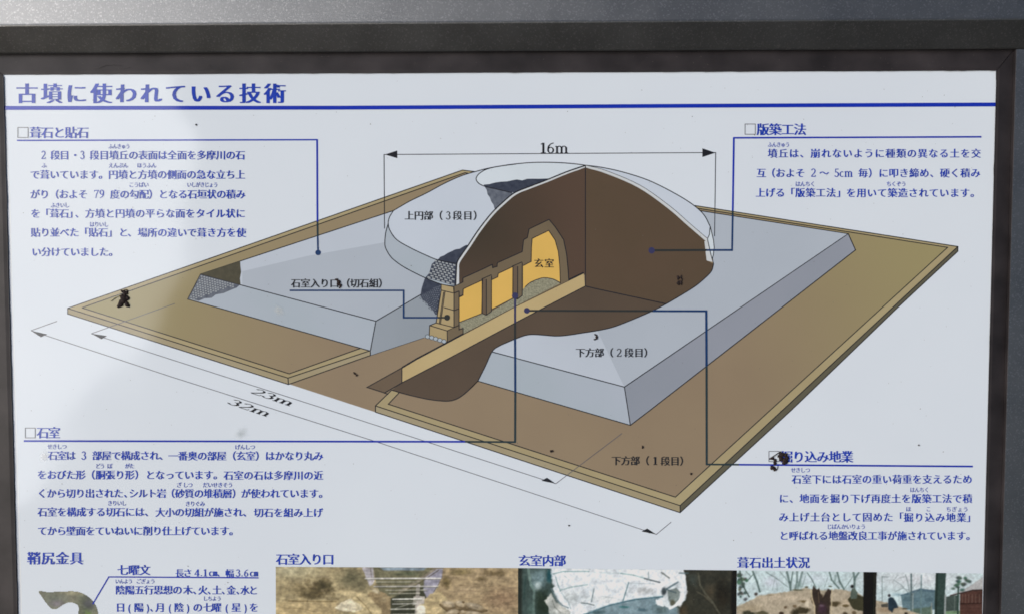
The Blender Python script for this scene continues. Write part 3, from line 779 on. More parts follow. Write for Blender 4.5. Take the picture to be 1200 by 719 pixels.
# dimension lines
mb = MeshB()
line(mb, [(450.5, 181.3), (838, 179)], .9, 13); line(mb, [(450, 181), (450.6, 268)], .9, 13.1); line(mb, [(838.6, 178.5), (837.3, 277)], .9, 13.1)
mb.build('dimension_line', M['black'], dia)
for pts in ([(451, 181.3), (465.5, 176.6), (465.5, 185.6)], [(838.3, 179.2), (823, 174), (823, 184.3)], [(107, 390.4), (125.5, 393.2), (119, 397)], [(36.3, 387), (55.5, 391.3), (48, 394.6)],
            [(651, 566), (634.3, 562.6), (641, 559)], [(769, 625.4), (751.8, 622), (758.4, 618.5)]):
    mb = MeshB(); poly(mb, pts, 13.4); mb.build('arrowhead', M['black'], dia)
for word, x, y, h, ud_, wd, nb in (('16m', 632.5, 179.6, 12.2, None, 34, .13), ('23m', 292.5, 459.6, 6, ((25.8, 8.6), (8.4, -5.2)), None, .14), ('32m', 265.5, 472.0, 6, ((25.8, 8.6), (8.4, -5.2)), None, .14)):
    mb = MeshB(); serif(mb, word, x, y, 13.5, h, wd, nib=nb, ud=ud_); mb.build('dimension_figure', M['black'], dia)
mb = MeshB()
line(mb, [(107, 390.6), (202, 421.2), (400, 484.6), (651, 566)], .75, 13); line(mb, [(107, 390.6), (205, 355.4)], .75, 13.1); line(mb, [(651, 566.3), (729, 507.2)], .75, 13.1)
mb.build('dimension_line', M['dim_grey'], dia)
mb = MeshB()
line(mb, [(36.3, 387), (200, 440.8), (440, 516.7), (640, 582.6), (769, 625.4)], .75, 13.2); line(mb, [(36.3, 387), (67, 376)], .75, 13.1); line(mb, [(769, 625.6), (786.5, 611)], .75, 13.1)
mb.build('dimension_line', M['dim_grey'], dia)
for grp in (
    [('c', '上円部（', 474, 519, 252.6, 11.4, 'label'), ('s', '3', 522.5, 257.2, 9.2, 5.8), ('c', '段目）', 530.5, 566, 252.6, 11.4, 'label')],
    [('c', '石室入り口', 341, 397.5, 331.8, 11.4, 'label'), ('c', '（切石組）', 399, 455, 331.8, 11.4, 'label')], [('c', '玄室', 625.7, 649.3, 308.4, 11.4, 'label')],
    [('c', '下方部（', 674.5, 719, 412.8, 11.4, 'label'), ('s', '2', 722.3, 417.4, 9.2, 6.2), ('c', '段目）', 731.5, 766, 412.8, 11.4, 'label')],
    [('c', '下方部（', 716.5, 761, 539.2, 11.4, 'label'), ('s', '1', 764.8, 543.8, 9.2, 6.0), ('c', '段目）', 774.0, 808, 539.6, 11.4, 'label')]):
    text_part('drawing_label', dia, grp, [M['black'], M['dim_grey']])

# ------------------------------------------------------------------ printed photographs (coloured point by point)
def attr_mat(name):
    m, nt, bs = base_mat(name)
    sheet_finish(nt, bs)
    at = nt.nodes.new('ShaderNodeAttribute'); at.attribute_name = 'print'
    nt.links.new(at.outputs['Color'], bs.inputs['Base Color'])
    return m
M['photo'] = attr_mat('photo print')

def vnoise(X, Y, s, seed):
    r = np.random.default_rng(seed).random((64, 64))
    x = X / s; y = Y / s
    xi = np.floor(x).astype(int); yi = np.floor(y).astype(int)
    fx = x - xi; fy = y - yi
    fx = fx * fx * (3 - 2 * fx); fy = fy * fy * (3 - 2 * fy)
    g = lambda a, b: r[a % 64, b % 64]
    return (g(xi, yi) * (1 - fx) + g(xi + 1, yi) * fx) * (1 - fy) + (g(xi, yi + 1) * (1 - fx) + g(xi + 1, yi + 1) * fx) * fy
def fbm(X, Y, s, seed, o=4):
    v = 0; a = 1; t = 0
    for k in range(o):
        v = v + a * vnoise(X + 31 * k, Y + 17 * k, s / 2 ** k, seed + k); t += a; a *= .55
    return v / t

class Paint:
    def __init__(self, x0, y0, x1, y1, step):
        self.nx = int((x1 - x0) / step) + 1; self.ny = int((y1 - y0) / step) + 1
        self.X, self.Y = np.meshgrid(np.linspace(x0, x1, self.nx), np.linspace(y0, y1, self.ny))
        self.C = np.zeros((self.ny, self.nx, 3))
    def blend(self, a, c):
        a = np.clip(a, 0, 1)[..., None]
        c = np.array(c, float)
        self.C = self.C * (1 - a) + c * a
    def ell(self, cx, cy, rx, ry, c, soft=.3, rot=0, a=1.0, rough=0, seed=1):
        ca, sa = math.cos(rot), math.sin(rot)
        u = ((self.X - cx) * ca + (self.Y - cy) * sa) / rx; v = (-(self.X - cx) * sa + (self.Y - cy) * ca) / ry
        d = np.sqrt(u * u + v * v)
        if rough: d = d + rough * (fbm(self.X, self.Y, 6, seed) - .5)
        self.blend((1 - d) / soft * a if a < 1 else (1 - d) / soft, c) if a >= 1 else self.blend(np.clip((1 - d) / soft, 0, 1) * a, c)
    def ln(self, pts, w, c, a=1.0):
        for p, q in zip(pts[:-1], pts[1:]):
            p = np.array(p, float); q = np.array(q, float)
            d = q - p; L = max(1e-6, d @ d)
            t = np.clip(((self.X - p[0]) * d[0] + (self.Y - p[1]) * d[1]) / L, 0, 1)
            dist = np.hypot(self.X - p[0] - t * d[0], self.Y - p[1] - t * d[1])
            self.blend(np.clip((w / 2 - dist) / .6 + .5, 0, 1) * a, c)
    def pg(self, pts, c, rough=0, seed=3, a=1.0, soft=.8):
        X = self.X + (fbm(self.X, self.Y, 5, seed) - .5) * rough; Y = self.Y + (fbm(self.X, self.Y, 5, seed + 9) - .5) * rough
        ins = np.zeros(X.shape, bool); dm = np.full(X.shape, 1e9)
        n = len(pts)
        for i in range(n):
            x0, y0 = pts[i]; x1, y1 = pts[(i + 1) % n]
            if y0 != y1:
                cnd = ((y0 > Y) != (y1 > Y)) & (X < (x1 - x0) * (Y - y0) / (y1 - y0) + x0)
                ins ^= cnd
            dx, dy = x1 - x0, y1 - y0
            t = np.clip(((X - x0) * dx + (Y - y0) * dy) / max(1e-6, dx * dx + dy * dy), 0, 1)
            dm = np.minimum(dm, np.hypot(X - x0 - t * dx, Y - y0 - t * dy))
        s = np.where(ins, dm, -dm)
        self.blend(np.clip(s / soft + .5, 0, 1) * a, c)
    def streak(self, sx, sy, amt, seed):
        n = (fbm(self.X / sx, self.Y / sy, 1.0, seed) - .5) * 2 * amt
        self.C = np.clip(self.C * (1 + n[..., None]), 0, 255)
    def blur(self, k):
        for _ in range(k):
            Q = np.pad(self.C, ((1, 1), (1, 1), (0, 0)), mode='edge')
            self.C = (Q[1:-1, 1:-1] * 2 + Q[:-2, 1:-1] + Q[2:, 1:-1] + Q[1:-1, :-2] + Q[1:-1, 2:]) / 6
    def mott(self, s, amt, seed, tint=(1, 1, 1)):
        n = (fbm(self.X, self.Y, s, seed) - .5) * 2 * amt
        self.C = np.clip(self.C * (1 + n[..., None] * np.array(tint)), 0, 255)

def photo_mesh(P, corner, name, label, layer=16):
    """P painted canvas mapped on the four corners (px) TL TR BR BL"""
    ny, nx = P.ny, P.nx
    u = np.linspace(0, 1, nx)[None, :, None]; v = np.linspace(0, 1, ny)[:, None, None]
    c = [np.array(p, float) for p in corner]
    pos = (c[0] * (1 - u) + c[1] * u) * (1 - v) + (c[3] * (1 - u) + c[2] * u) * v
    V = Uarr(pos.reshape(-1, 2), layer * LZ)
    i = np.arange(ny * nx).reshape(ny, nx)
    Fq = np.stack([i[1:, :-1], i[1:, 1:], i[:-1, 1:], i[:-1, :-1]], -1).reshape(-1, 4)
    me = bpy.data.meshes.new(name)
    me.from_pydata(V.tolist(), [], Fq.tolist())
    at = me.color_attributes.new('print', 'FLOAT_COLOR', 'POINT')
    c_ = np.clip((P.C.reshape(-1, 3) - 128) * 1.14 + 122, 8, 240) / 255
    l = np.where(c_ <= .04045, c_ / 12.92, ((c_ + .055) / 1.055) ** 2.4) * INK * .95
    rgba = np.concatenate([np.clip(l, 0, .86), np.ones((len(l), 1))], 1).astype(np.float32)
    at.data.foreach_set('color', rgba.ravel())
    me.materials.append(M['photo'])
    o = bpy.data.objects.new(name, me); COL.objects.link(o); o.parent = board
    o['label'] = label
    return o

ST = .62
YE = 775
# photograph 1: the chamber entrance during the dig
P = Paint(323, 663, 607, YE, ST)
P.blend(np.ones(P.X.shape), (160, 148, 118))
P.ell(340, 668, 50, 12, (166, 160, 134), 1.0)
P.ell(352, 690, 30, 10, (138, 126, 98), .9, rough=.8, seed=3)
P.ell(373, 689, 25, 16, (98, 88, 66), .8, rough=1.5, seed=4); P.ell(380, 685, 12, 8, (82, 76, 56), .7, rough=1.6, seed=11); P.ell(362, 696, 20, 7, (104, 94, 70), .9, rough=.6, seed=9)
P.ell(414, 676, 24, 17, (104, 100, 80), .8, rough=.6, seed=5); P.ell(422, 684, 16, 10, (116, 110, 88), .8, rough=.6, seed=10)
P.pg([(323, 704), (350, 701), (372, 704), (396, 702), (392, YE), (323, YE)], (172, 156, 122), rough=6, soft=5)
P.ln([(338, 703), (360, 703.5), (394, 703.6)], 1.6, (110, 98, 72), .6); P.ln([(330, 711), (352, 712), (370, 716)], 1.2, (132, 118, 88), .5)
P.pg([(392, 691), (425, 692), (440, 701), (453, 718), (450, YE), (418, YE), (416, 706), (402, 696)], (180, 166, 132), rough=5, soft=2)
P.pg([(430, 694), (444, 690), (458, 694), (459, 706), (452, YE), (446, 712), (436, 702)], (142, 127, 100), rough=4, soft=2)
P.ell(450, 700, 8, 6, (160, 146, 118), .9, rough=.5)
P.ell(440, 691, 7, 3, (186, 176, 150), .6, rot=.5); P.ln([(418, 698), (428, 708), (436, 719)], 1.4, (128, 114, 84), .6)
P.pg([(436, 663), (522, 663), (510, 690), (495, 697), (462, 700), (444, 690)], (116, 113, 92), rough=3)
P.ell(478, 670, 20, 4, (92, 96, 78), .9, rough=.6); P.ell(452, 683, 12, 6, (128, 122, 100), .9, rough=.6)
P.pg([(445, 663), (500, 663), (496, 666.5), (450, 666.5)], (132, 146, 158), rough=1, soft=2)
P.pg([(457, YE), (458, 700), (474, 692), (502, 684), (500, 700), (487, 702), (484, YE)], (70, 71, 58), rough=2, soft=1.5)
P.pg([(424, 663), (437, 663), (439, 680), (433, 685)], (176, 173, 180), rough=2, a=.9, soft=1.5); P.ln([(434, 664), (436, 680)], 1, (120, 112, 108), .7)
P.pg([(497, 675), (508, 664), (521, 664), (518, 674), (508, 695), (500, 699), (496, 690)], (150, 148, 160), rough=1.5, soft=1.5)
P.ln([(490, 684), (489, 700), (485, YE)], 4.5, (160, 154, 148), .9); P.pg([(484, 697), (498, 697), (497, 706), (484, 708)], (176, 170, 162), rough=2)
P.ln([(468, 692), (488, 680), (512, 663)], 3.2, (138, 130, 116), .85); P.ln([(472, 693), (492, 681), (514, 666)], .9, (84, 76, 64), .8)
P.ln([(520, 664), (518, 676), (508, 692)], 1.1, (92, 88, 86), .7)
for y0, xa, xb, w, c in ((676.2, 428, 516, 1.5, (212, 210, 204)), (680.4, 440, 492, .9, (160, 158, 142)), (685.6, 438, 513, 1.2, (186, 184, 180)), (690, 452, 500, .9, (166, 164, 150)), (694, 456, 492, .9, (172, 170, 156)),
                         (700.6, 460, 494, 1.5, (206, 206, 198)), (703.5, 462, 488, .8, (130, 130, 118)), (706.2, 460, 488, 1.2, (172, 172, 164)), (712.4, 458, 487, 1.4, (182, 182, 172)), (718.5, 458, 487, 1.2, (160, 160, 150)), (727, 459, 486, 1, (160, 160, 150))):
    P.ln([(xa, y0), (xb, y0 - .6)], w, c); P.ln([(xa, y0 + 1.3), (xb, y0 + .8)], .8, (80, 80, 66), .55)
P.ln([(464, 711), (486, 704)], 1, (150, 150, 140), .8)
P.pg([(392, 711.5), (399, 705.5), (406, 702), (411, 700), (416, 703.5), (422, 707), (425, 712), (416, 716), (404, 715)], (208, 199, 174), rough=2.2, soft=1.2)
P.pg([(413, 702), (422, 707), (425, 712), (416, 715), (417, 708)], (184, 174, 146), rough=2, soft=1.2, a=.8)
P.ell(492.5, 714, 6.5, 8, (208, 203, 188), .3, rough=.4)
P.pg([(497, 701), (505, 694), (516, 691), (522, 696), (520, 706), (518, 712), (521, YE), (502, YE), (500, 710)], (172, 157, 124), rough=4, soft=1.5)
P.pg([(521, 663), (607, 663), (607, YE), (521, YE), (523, 700), (516, 690), (512, 692)], (155, 139, 112), rough=5, soft=2)
P.ell(523, 681, 8, 10, (108, 96, 70), .8, rough=.9, seed=15); P.ell(540, 668, 18, 5, (128, 116, 86), .9, rough=.8, seed=16); P.ell(580, 669, 20, 4.5, (120, 106, 80), .9, rough=1, seed=12); P.ell(563, 676, 9, 3.5, (122, 108, 82), .9, rough=.9, seed=13)
P.ell(590, 700, 30, 18, (142, 122, 99), .9, rough=.5); P.ell(548, 690, 22, 8, (166, 149, 122), .9, rough=.5)
for y0 in (684, 690, 694, 699, 706, 712): P.ln([(535 + y0 % 7, y0), (570, y0 + 1), (606, y0 - .5)], 1.0, (132, 114, 90), .35)
P.ln([(516, 707), (524, 714), (535, 713), (546, 712.5), (558, 716), (570, 714)], 3.0, (96, 84, 64), .9)
for x, y, rx, ry, r in ((526, 706, 10, 5, .1), (540, 705.5, 8, 4.5, .2), (556, 708.5, 13, 4.6, .24), (530, 716.5, 9, 5, -.3), (555, 718, 13, 4.4, .12), (529, 727, 11, 5, 0)):
    P.ell(x + .5, y + 1.6, rx + .8, ry + .8, (112, 98, 76), .3, r); P.ell(x, y, rx, ry, (158, 145, 122), .35, r); P.ell(x - 1, y - 1.4, rx * .75, ry * .5, (182, 170, 148), .9, r)
P.ell(543, 704, 2, 2, (120, 104, 80), .5); P.ell(542, 715, 2.6, 2.2, (176, 162, 138), .4)
P.mott(7, .15, 21); P.streak(9, 2.2, .16, 26); P.mott(2.4, .16, 22, (1, 1, .9)); P.mott(4, .14, 19); P.blur(1)
photo_mesh(P, [(323.2, 663.4), (607, 664.9), (607, YE), (323.5, YE)], 'printed_photo', 'colour photo of the dug chamber entrance')

# photograph 2: inside the chamber
P = Paint(607, 664, 863, YE + 1, ST)
P.blend(np.ones(P.X.shape), (72, 86, 82))
P.pg([(607, 663), (612, 663), (611, YE), (607, YE)], (48, 52, 46), soft=3)
P.ell(632, 676, 15, 16, (120, 140, 143), .8, rough=.8, seed=32); P.ell(630, 684, 6, 7, (156, 170, 170), .9, rough=.8, seed=36); P.ell(644, 672, 5, 11, (52, 92, 98), .7, rough=.6, seed=37)
P.ln([(619, 664), (622, 684), (626, 690), (624, YE)], 3, (116, 136, 130), .7); P.ln([(616, 674), (614, 700)], 2, (58, 76, 72), .7)
P.ell(636, 706, 11, 19, (48, 59, 49), .5, rough=.7, seed=31); P.ell(622, 712, 5, 12, (88, 106, 100), .8, rough=.5)
P.pg([(645, 663), (802, 663), (806, 690), (798, 710), (776, 700), (715, 708), (684, 719), (672, YE), (660, 712), (650, 694)], (212, 217, 221), rough=4, soft=2)
P.ell(668, 700, 22, 16, (190, 196, 197), .9, rough=.7, seed=38); P.ell(754, 690, 16, 6, (178, 181, 182), .8, rough=.9, seed=39); P.ell(690, 674, 44, 6, (224, 229, 233), .9, rough=.5); P.ell(706, 700, 22, 6, (196, 200, 200), .8, rough=.8, seed=27)
P.ell(740, 672, 40, 4, (228, 232, 236), .9, rough=.5)
P.pg([(684, 719), (715, 708), (745, 701), (777, 697), (784, 704), (796, 712), (800, YE), (676, YE)], (124, 143, 150), rough=3, soft=1.5)
P.ell(700, 716, 10, 3, (88, 108, 112), .7, rough=.9, seed=28); P.ell(732, 709.5, 8, 1.8, (80, 122, 124), .5, rough=.4); P.ell(752, 713, 7, 3, (84, 106, 114), .7, rough=.9, seed=29); P.ell(775, 712, 12, 8, (96, 112, 114), .8, rough=.7, seed=30)
P.pg([(638, 702), (645, 694), (652, 704), (660, 711), (668, 713), (674, YE), (648, YE), (643, 710)], (172, 175, 170), rough=4, soft=1.2)
P.ell(655, 715, 7, 4, (200, 202, 198), .7, rough=.9, seed=40); P.ln([(647, 702), (650, 710), (657, 717)], 1.2, (110, 116, 110), .6)
P.ln([(650, 688), (657, 699), (665, 707), (669, 713)], 4.5, (220, 226, 229), .95); P.ln([(646, 688), (652, 700), (659, 708), (666, 711)], 1.4, (104, 122, 128), .8); P.ln([(658, 693), (666, 704), (669, 712)], 1.1, (150, 164, 168), .8)
P.pg([(800, 663), (863, 663), (863, YE), (792, YE), (797, 712), (803, 700), (806, 682)], (64, 63, 55), rough=4, soft=1.5)
P.ell(812, 676, 8, 10, (78, 82, 76), .8, rough=.6, seed=35); P.ell(846, 694, 14, 26, (48, 44, 36), .8, rough=.7, seed=47); P.ell(800, 714, 8, 10, (74, 66, 54), .8, rough=.5)
P.ell(832, 692, 9, 16, (78, 72, 60), .9, rough=.8, seed=48); P.pg([(857, 663), (863, 663), (863, YE), (856, YE)], (36, 32, 27), soft=3)
P.ln([(818, 668), (820, 682), (826, 692), (835, 703), (840, 712), (850, 726)], 2.0, (104, 103, 90), .6); P.ln([(816, 690), (826, 696), (834, 704)], 1.2, (112, 108, 94), .5)
P.pg([(770, 700), (776, 697), (773, 689), (780, 681), (797, 672), (802, 680), (801, 698), (794, 707), (785, 712), (775, 706), (768, 706)], (204, 210, 213), rough=3, soft=1.2)
P.pg([(782, 690), (792, 686), (797, 692), (795, 702), (786, 708), (783, 700)], (120, 130, 128), rough=2, soft=1.5); P.ell(788, 704, 4, 5, (92, 92, 80), .6, rough=.5)
P.ell(778, 690, 3.6, 7, (76, 84, 88), .5, rough=.6); P.ln([(780, 688), (794, 679)], 2.2, (96, 112, 118), .9); P.ln([(781, 688), (792, 692)], 1.8, (84, 98, 102), .9)
P.ln([(795, 673), (800, 682), (800, 696), (792, 707), (785, 711)], 3.0, (222, 228, 230), .9); P.ln([(769, 701), (771, 706), (777, 708)], 2, (224, 229, 230), .8); P.ln([(806, 668), (796, 668)], 2, (90, 108, 112), .7)
P.ln([(684, 719.5), (700, 712.6), (715, 707.2), (745, 700.2), (776, 696.6)], 2.2, (92, 118, 127)); P.ln([(684, 718.2), (715, 706), (745, 699), (776, 695.6)], .7, (170, 192, 196), .9)
for pts, w, c in (([(696, 688), (694.5, 696), (693, 703.5)], 1.3, (112, 128, 132)), ([(736.5, 680), (733, 692), (730, 702)], 1.5, (100, 126, 132)), ([(727, 669), (742, 671), (773, 679.5)], 1.4, (126, 156, 156)), ([(755, 675), (773, 679.5)], 1.6, (84, 88, 90)),
                  ([(759.5, 667), (760, 677)], 1.3, (148, 158, 160)), ([(775, 667.5), (784, 674)], 1.8, (98, 104, 100)), ([(738, 680.5), (768, 681.5)], .9, (160, 170, 174)), ([(681, 705), (688, 705.5), (696, 707.6)], 1.4, (96, 108, 108)), ([(648, 670.5), (660, 667.5), (690, 667)], 1.3, (120, 150, 150)),
                  ([(656, 690), (670, 686), (688, 683)], 1.2, (134, 160, 160)), ([(651, 674), (654, 684), (657, 691)], 1.3, (126, 150, 152)), ([(660, 672), (668, 678)], .8, (160, 172, 172)), ([(696, 668), (726, 669)], .7, (180, 196, 196)), ([(705, 697), (722, 699)], .8, (168, 176, 176))):
    P.ln(pts, w, c, .8)
P.mott(9, .13, 41, (1.15, 1, .95)); P.mott(3.2, .15, 42); P.mott(1.6, .10, 17); P.blur(1)
photo_mesh(P, [(607, 664.9), (863.4, 667.6), (862.6, YE), (607, YE)], 'printed_photo', 'colour photo inside the chamber with white plastic sheeting')

# photograph 3: the mound with its facing stones found
P = Paint(863.5, 667, 1151.5, YE + 1, ST)
P.blend(np.ones(P.X.shape), (184, 199, 201))
P.ell(1075, 674, 90, 20, (196, 199, 203), 1.0); P.ell(905, 680, 14, 9, (190, 196, 204), .9, rough=.6); P.ell(955, 676, 22, 8, (194, 204, 210), .9, rough=.6)
br = (96, 112, 109)
for pts, w, a in (([(882, 668), (887, 680), (890.5, 692)], 2.4, .9), ([(882, 672), (875, 680)], 1.2, .8), ([(874, 668), (880, 674)], .9, .7), ([(898, 669), (910, 676), (923, 686)], 1.1, .6), ([(922, 668), (925, 680), (926.5, 690)], 2.6, .8), ([(929, 668), (927, 680), (926.5, 690)], 1.8, .8),
               ([(934, 667), (934, 680), (932, 688)], 2.6, .65), ([(940, 668), (937, 680), (935, 687)], 2.4, .65), ([(914, 668), (924, 680)], .9, .5), ([(946, 669), (951, 676), (956, 686)], 1.4, .75), ([(972, 668), (974.5, 677), (983, 687)], 2.0, .85), ([(981, 668), (984, 679), (989, 688)], 2.3, .85),
               ([(979, 672), (978, 680)], 3, .4), ([(1000, 668), (1001.5, 676), (1001, 686)], 2.6, .85), ([(1006, 668), (1001, 676)], 2.2, .85), ([(999, 673), (994, 681), (989, 688)], 1.0, .6), ([(940, 686), (944, 672)], .8, .5), ([(966, 686), (970, 674)], .7, .4), ([(905, 690), (908, 676)], .8, .35), ([(911, 692), (910, 680)], .8, .35)):
    P.ln(pts, w, br, a)
P.ell(937, 684, 5, 5, (120, 138, 134), .9, rough=.9, a=.7)
for i in range(22):
    P.ell(865 + rng.uniform(0, 11), rng.uniform(672, 703), rng.uniform(2, 4), rng.uniform(1.6, 3.2), (70 + rng.uniform(-14, 18), 86 + rng.uniform(-14, 16), 78), .6, rough=1.0, seed=120 + i, a=.85)
P.ln([(867, 668), (870, 684), (878, 698)], 1.8, (70, 82, 76), .8); P.ell(886, 695, 2.6, 2.6, (78, 70, 66), .6, rough=.8)
# houses, poles and trees on the right
P.ell(1052, 694, 10, 3, (150, 172, 180), .9)
P.pg([(1056, 694), (1078, 686.6), (1096, 688.6), (1097, 712), (1058, 712)], (101, 122, 129), rough=1.2, soft=1.2)
P.pg([(1055, 694.6), (1078, 686.2), (1098, 688), (1098, 691), (1078, 689.4), (1058, 696)], (90, 110, 120), rough=1, soft=1)
for x in (1061, 1072, 1086): P.ln([(x, 700), (x + 6, 699.6)], 4.5, (82, 102, 110), .6)
for y in (695, 699, 703, 707): P.ln([(1058, y), (1066, y)], .6, (120, 138, 144), .5)
P.pg([(1068, 711), (1092, 708), (1096, YE), (1064, YE)], (92, 108, 98), rough=2, soft=1.5); P.ln([(1092, 704), (1092, YE)], 1.2, (150, 148, 136), .6)
P.pg([(1108, 696), (1124, 694), (1124, 713), (1108, 714)], (74, 84, 80), rough=1.5, soft=1.2); P.ln([(1119, 694), (1119, 712)], 1.6, (112, 124, 118), .6)
P.ln([(1106, 716), (1126, 715)], 4, (106, 130, 98), .9)
P.pg([(1112, 694.5), (1128, 688), (1140, 680), (1152, 671), (1153, 688), (1140, 687.5), (1118, 693.5)], (168, 168, 168), rough=1, soft=1)
P.pg([(1125, 692), (1140, 687.5), (1153, 687), (1153, YE), (1126, YE)], (84, 62, 56), rough=1, soft=1)
P.ln([(1114, 694.6), (1140, 687.6), (1152, 687)], 1.4, (56, 44, 42), .9); P.ln([(1126, 704.5), (1152, 703.5)], 1.6, (60, 42, 38), .9)
for x in (1128, 1131.6, 1135.4, 1139.4, 1143.6, 1148): P.ln([(x, 693), (x, 703)], 1.2, (112, 92, 84), .7)
for y in (708, 712, 716): P.ln([(1127, y), (1151, y)], .8, (104, 80, 72), .5)
for i in range(18):
    P.ell(1127 + rng.normal(0, 4.5), 679 + rng.normal(0, 3.4), rng.uniform(2.4, 4), rng.uniform(2, 3), (72 + rng.uniform(-16, 20), 92 + rng.uniform(-14, 16), 82), .6, rough=.9, seed=160 + i, a=.85)
P.ell(1117, 686, 4, 2.6, (92, 108, 100), .7, rough=.8); P.ln([(1123, 684), (1122.6, YE)], 2.0, (60, 78, 70), .9)
P.ln([(1034, 702), (1033.6, 672.4), (1041, 672.6)], 1.2, (130, 142, 144), .9)
P.ln([(1067.6, 669), (1068, 690), (1067, YE)], 2.0, (92, 108, 110), .9); P.ln([(1070, 692), (1070, YE)], 1.4, (160, 166, 162), .6)
for pts, w in (([(1061, 670), (1064, 680), (1066, 692)], 1.2), ([(1047, 676), (1056, 682), (1064, 691)], .9), ([(1050, 690), (1058, 686), (1065, 688)], .8), ([(1069, 686), (1074, 680)], .8), ([(1052, 670), (1048, 676)], .6), ([(1053, 674), (1060, 672)], .6), ([(1068, 696), (1075, 688)], .7)):
    P.ln(pts, w, (124, 136, 138), .7)
P.ln([(1079.6, 670), (1079.4, YE)], 1.5, (104, 124, 126), .85)
P.pg([(862, 711), (876, 704), (888, 697.5), (910, 693.5), (930, 690), (945, 687), (965, 689), (985, 688), (1000, 690), (1012, 697), (1026, 700.5), (1050, 706), (1062, 712), (1080, 718), (1090, YE), (862, YE)], (166, 156, 138), rough=3, soft=1.4)
P.ell(920, 700, 40, 6, (182, 170, 151), .9, rough=.7, seed=51); P.ell(880, 712, 20, 7, (158, 147, 126), .9, rough=.7, seed=52); P.ell(992, 704, 14, 6, (184, 170, 148), .9, rough=.7, seed=53); P.ell(1040, 712, 18, 5, (150, 134, 114), .9, rough=.7, seed=54)
P.ell(935, 689.5, 8, 1.6, (96, 96, 80), .7, rough=.8); P.ell(945, 686, 3, 1.6, (88, 84, 66), .6, rough=.6); P.ell(973, 684.8, 3, 1.2, (96, 100, 88), .6)
for x, y, rx, ry, c in ((942, 703, 8, 2.6, (98, 86, 62)), (940, 714, 12, 5, (62, 56, 42)), (932, 718, 8, 4, (58, 52, 40)), (978, 706, 8, 3.4, (74, 66, 48)), (991, 708, 5, 2, (96, 84, 60)), (877, 718, 9, 4, (58, 58, 46)), (892, 718, 9, 3, (84, 80, 62)), (916, 717.6, 3.6, 2.6, (60, 48, 38)),
                        (920.5, 710.5, 3, 2.6, (104, 90, 72)), (932, 709, 3, 2, (110, 96, 76)), (902, 696, 5, 1.4, (140, 130, 112)), (991, 718, 4, 3, (70, 60, 46)), (1001, 716, 4, 3, (96, 84, 66)), (1060, 711, 6, 1.6, (90, 80, 62)), (1062, 717, 3, 2.4, (50, 44, 38)), (958, 699, 9, 6, (92, 78, 62))):
    P.ell(x, y, rx, ry, c, .5, rough=1.0, seed=int(x) % 97, a=.9)
P.ell(946, 705.5, 3.2, 5, (202, 192, 172), .5, rough=.6)
P.pg([(951.5, 704), (951.6, 690), (954, 684), (957, 688.5), (959.6, 686.6), (961.6, 693), (965, 698), (967.6, 692), (970.6, 687.6), (974.4, 689.6), (973, 703), (971.5, YE), (957, YE), (955, 708)], (66, 56, 50), rough=3.5, seed=56, soft=1)
P.ell(964, 711, 6.5, 9, (76, 58, 68), .7, rough=.7, seed=57); P.ell(963, 708, 4, 2, (112, 96, 108), .8, rough=.6, a=.7)
P.ln([(950.5, 690), (952, 700), (955, 710), (956, YE)], 1.5, (196, 182, 152), .85); P.ln([(975, 688), (975, 700), (972, YE)], 1.4, (186, 174, 148), .8); P.ln([(959, 692), (960, 704)], .8, (120, 104, 86), .7)
P.pg([(994, 700), (1002, 694), (1013, 696), (1013, 714), (1002, 712), (996, 706)], (70, 68, 52), rough=4, seed=61, soft=1.2)
P.ell(998.6, 684.6, 2.4, 2.6, (52, 50, 50), .4); P.pg([(996, 697), (998, 687.5), (1002, 687), (1005, 692), (1004, 699), (998, 700)], (92, 102, 94), rough=1.5)
P.ell(1042.2, 695.2, 2.1, 2.3, (62, 60, 64), .4); P.pg([(1041, 699), (1044, 697), (1047, 698), (1051, 704), (1053, 710), (1048, 711), (1046, 716), (1041.5, 712)], (48, 60, 70), rough=1, soft=1)
P.pg([(1032.5, 706), (1041, 704.6), (1041, 709.5), (1033.5, 709.5)], (84, 82, 76), rough=1)
P.pg([(1012, 660), (1027, 660), (1026.4, YE), (1011.4, YE)], (34, 30, 26), rough=1.2, soft=1); P.ln([(1024.6, 665), (1024, YE)], 1.6, (54, 56, 46), .7)
P.pg([(1096.6, 660), (1108.4, 660), (1106, YE), (1094, YE)], (60, 75, 71), rough=1.2, soft=1); P.ln([(1098, 665), (1096, YE)], 2.4, (44, 54, 50), .8); P.ln([(1108, 694), (1107, YE)], 2.2, (152, 158, 158), .8)
P.mott(6, .10, 44); P.mott(2.4, .11, 45); P.mott(1.5, .10, 18); P.blur(1)
photo_mesh(P, [(863.6, 667.6), (1151.6, 671.2), (1150, YE), (862.8, YE)], 'printed_photo', 'colour photo of the sandy mound among trees')

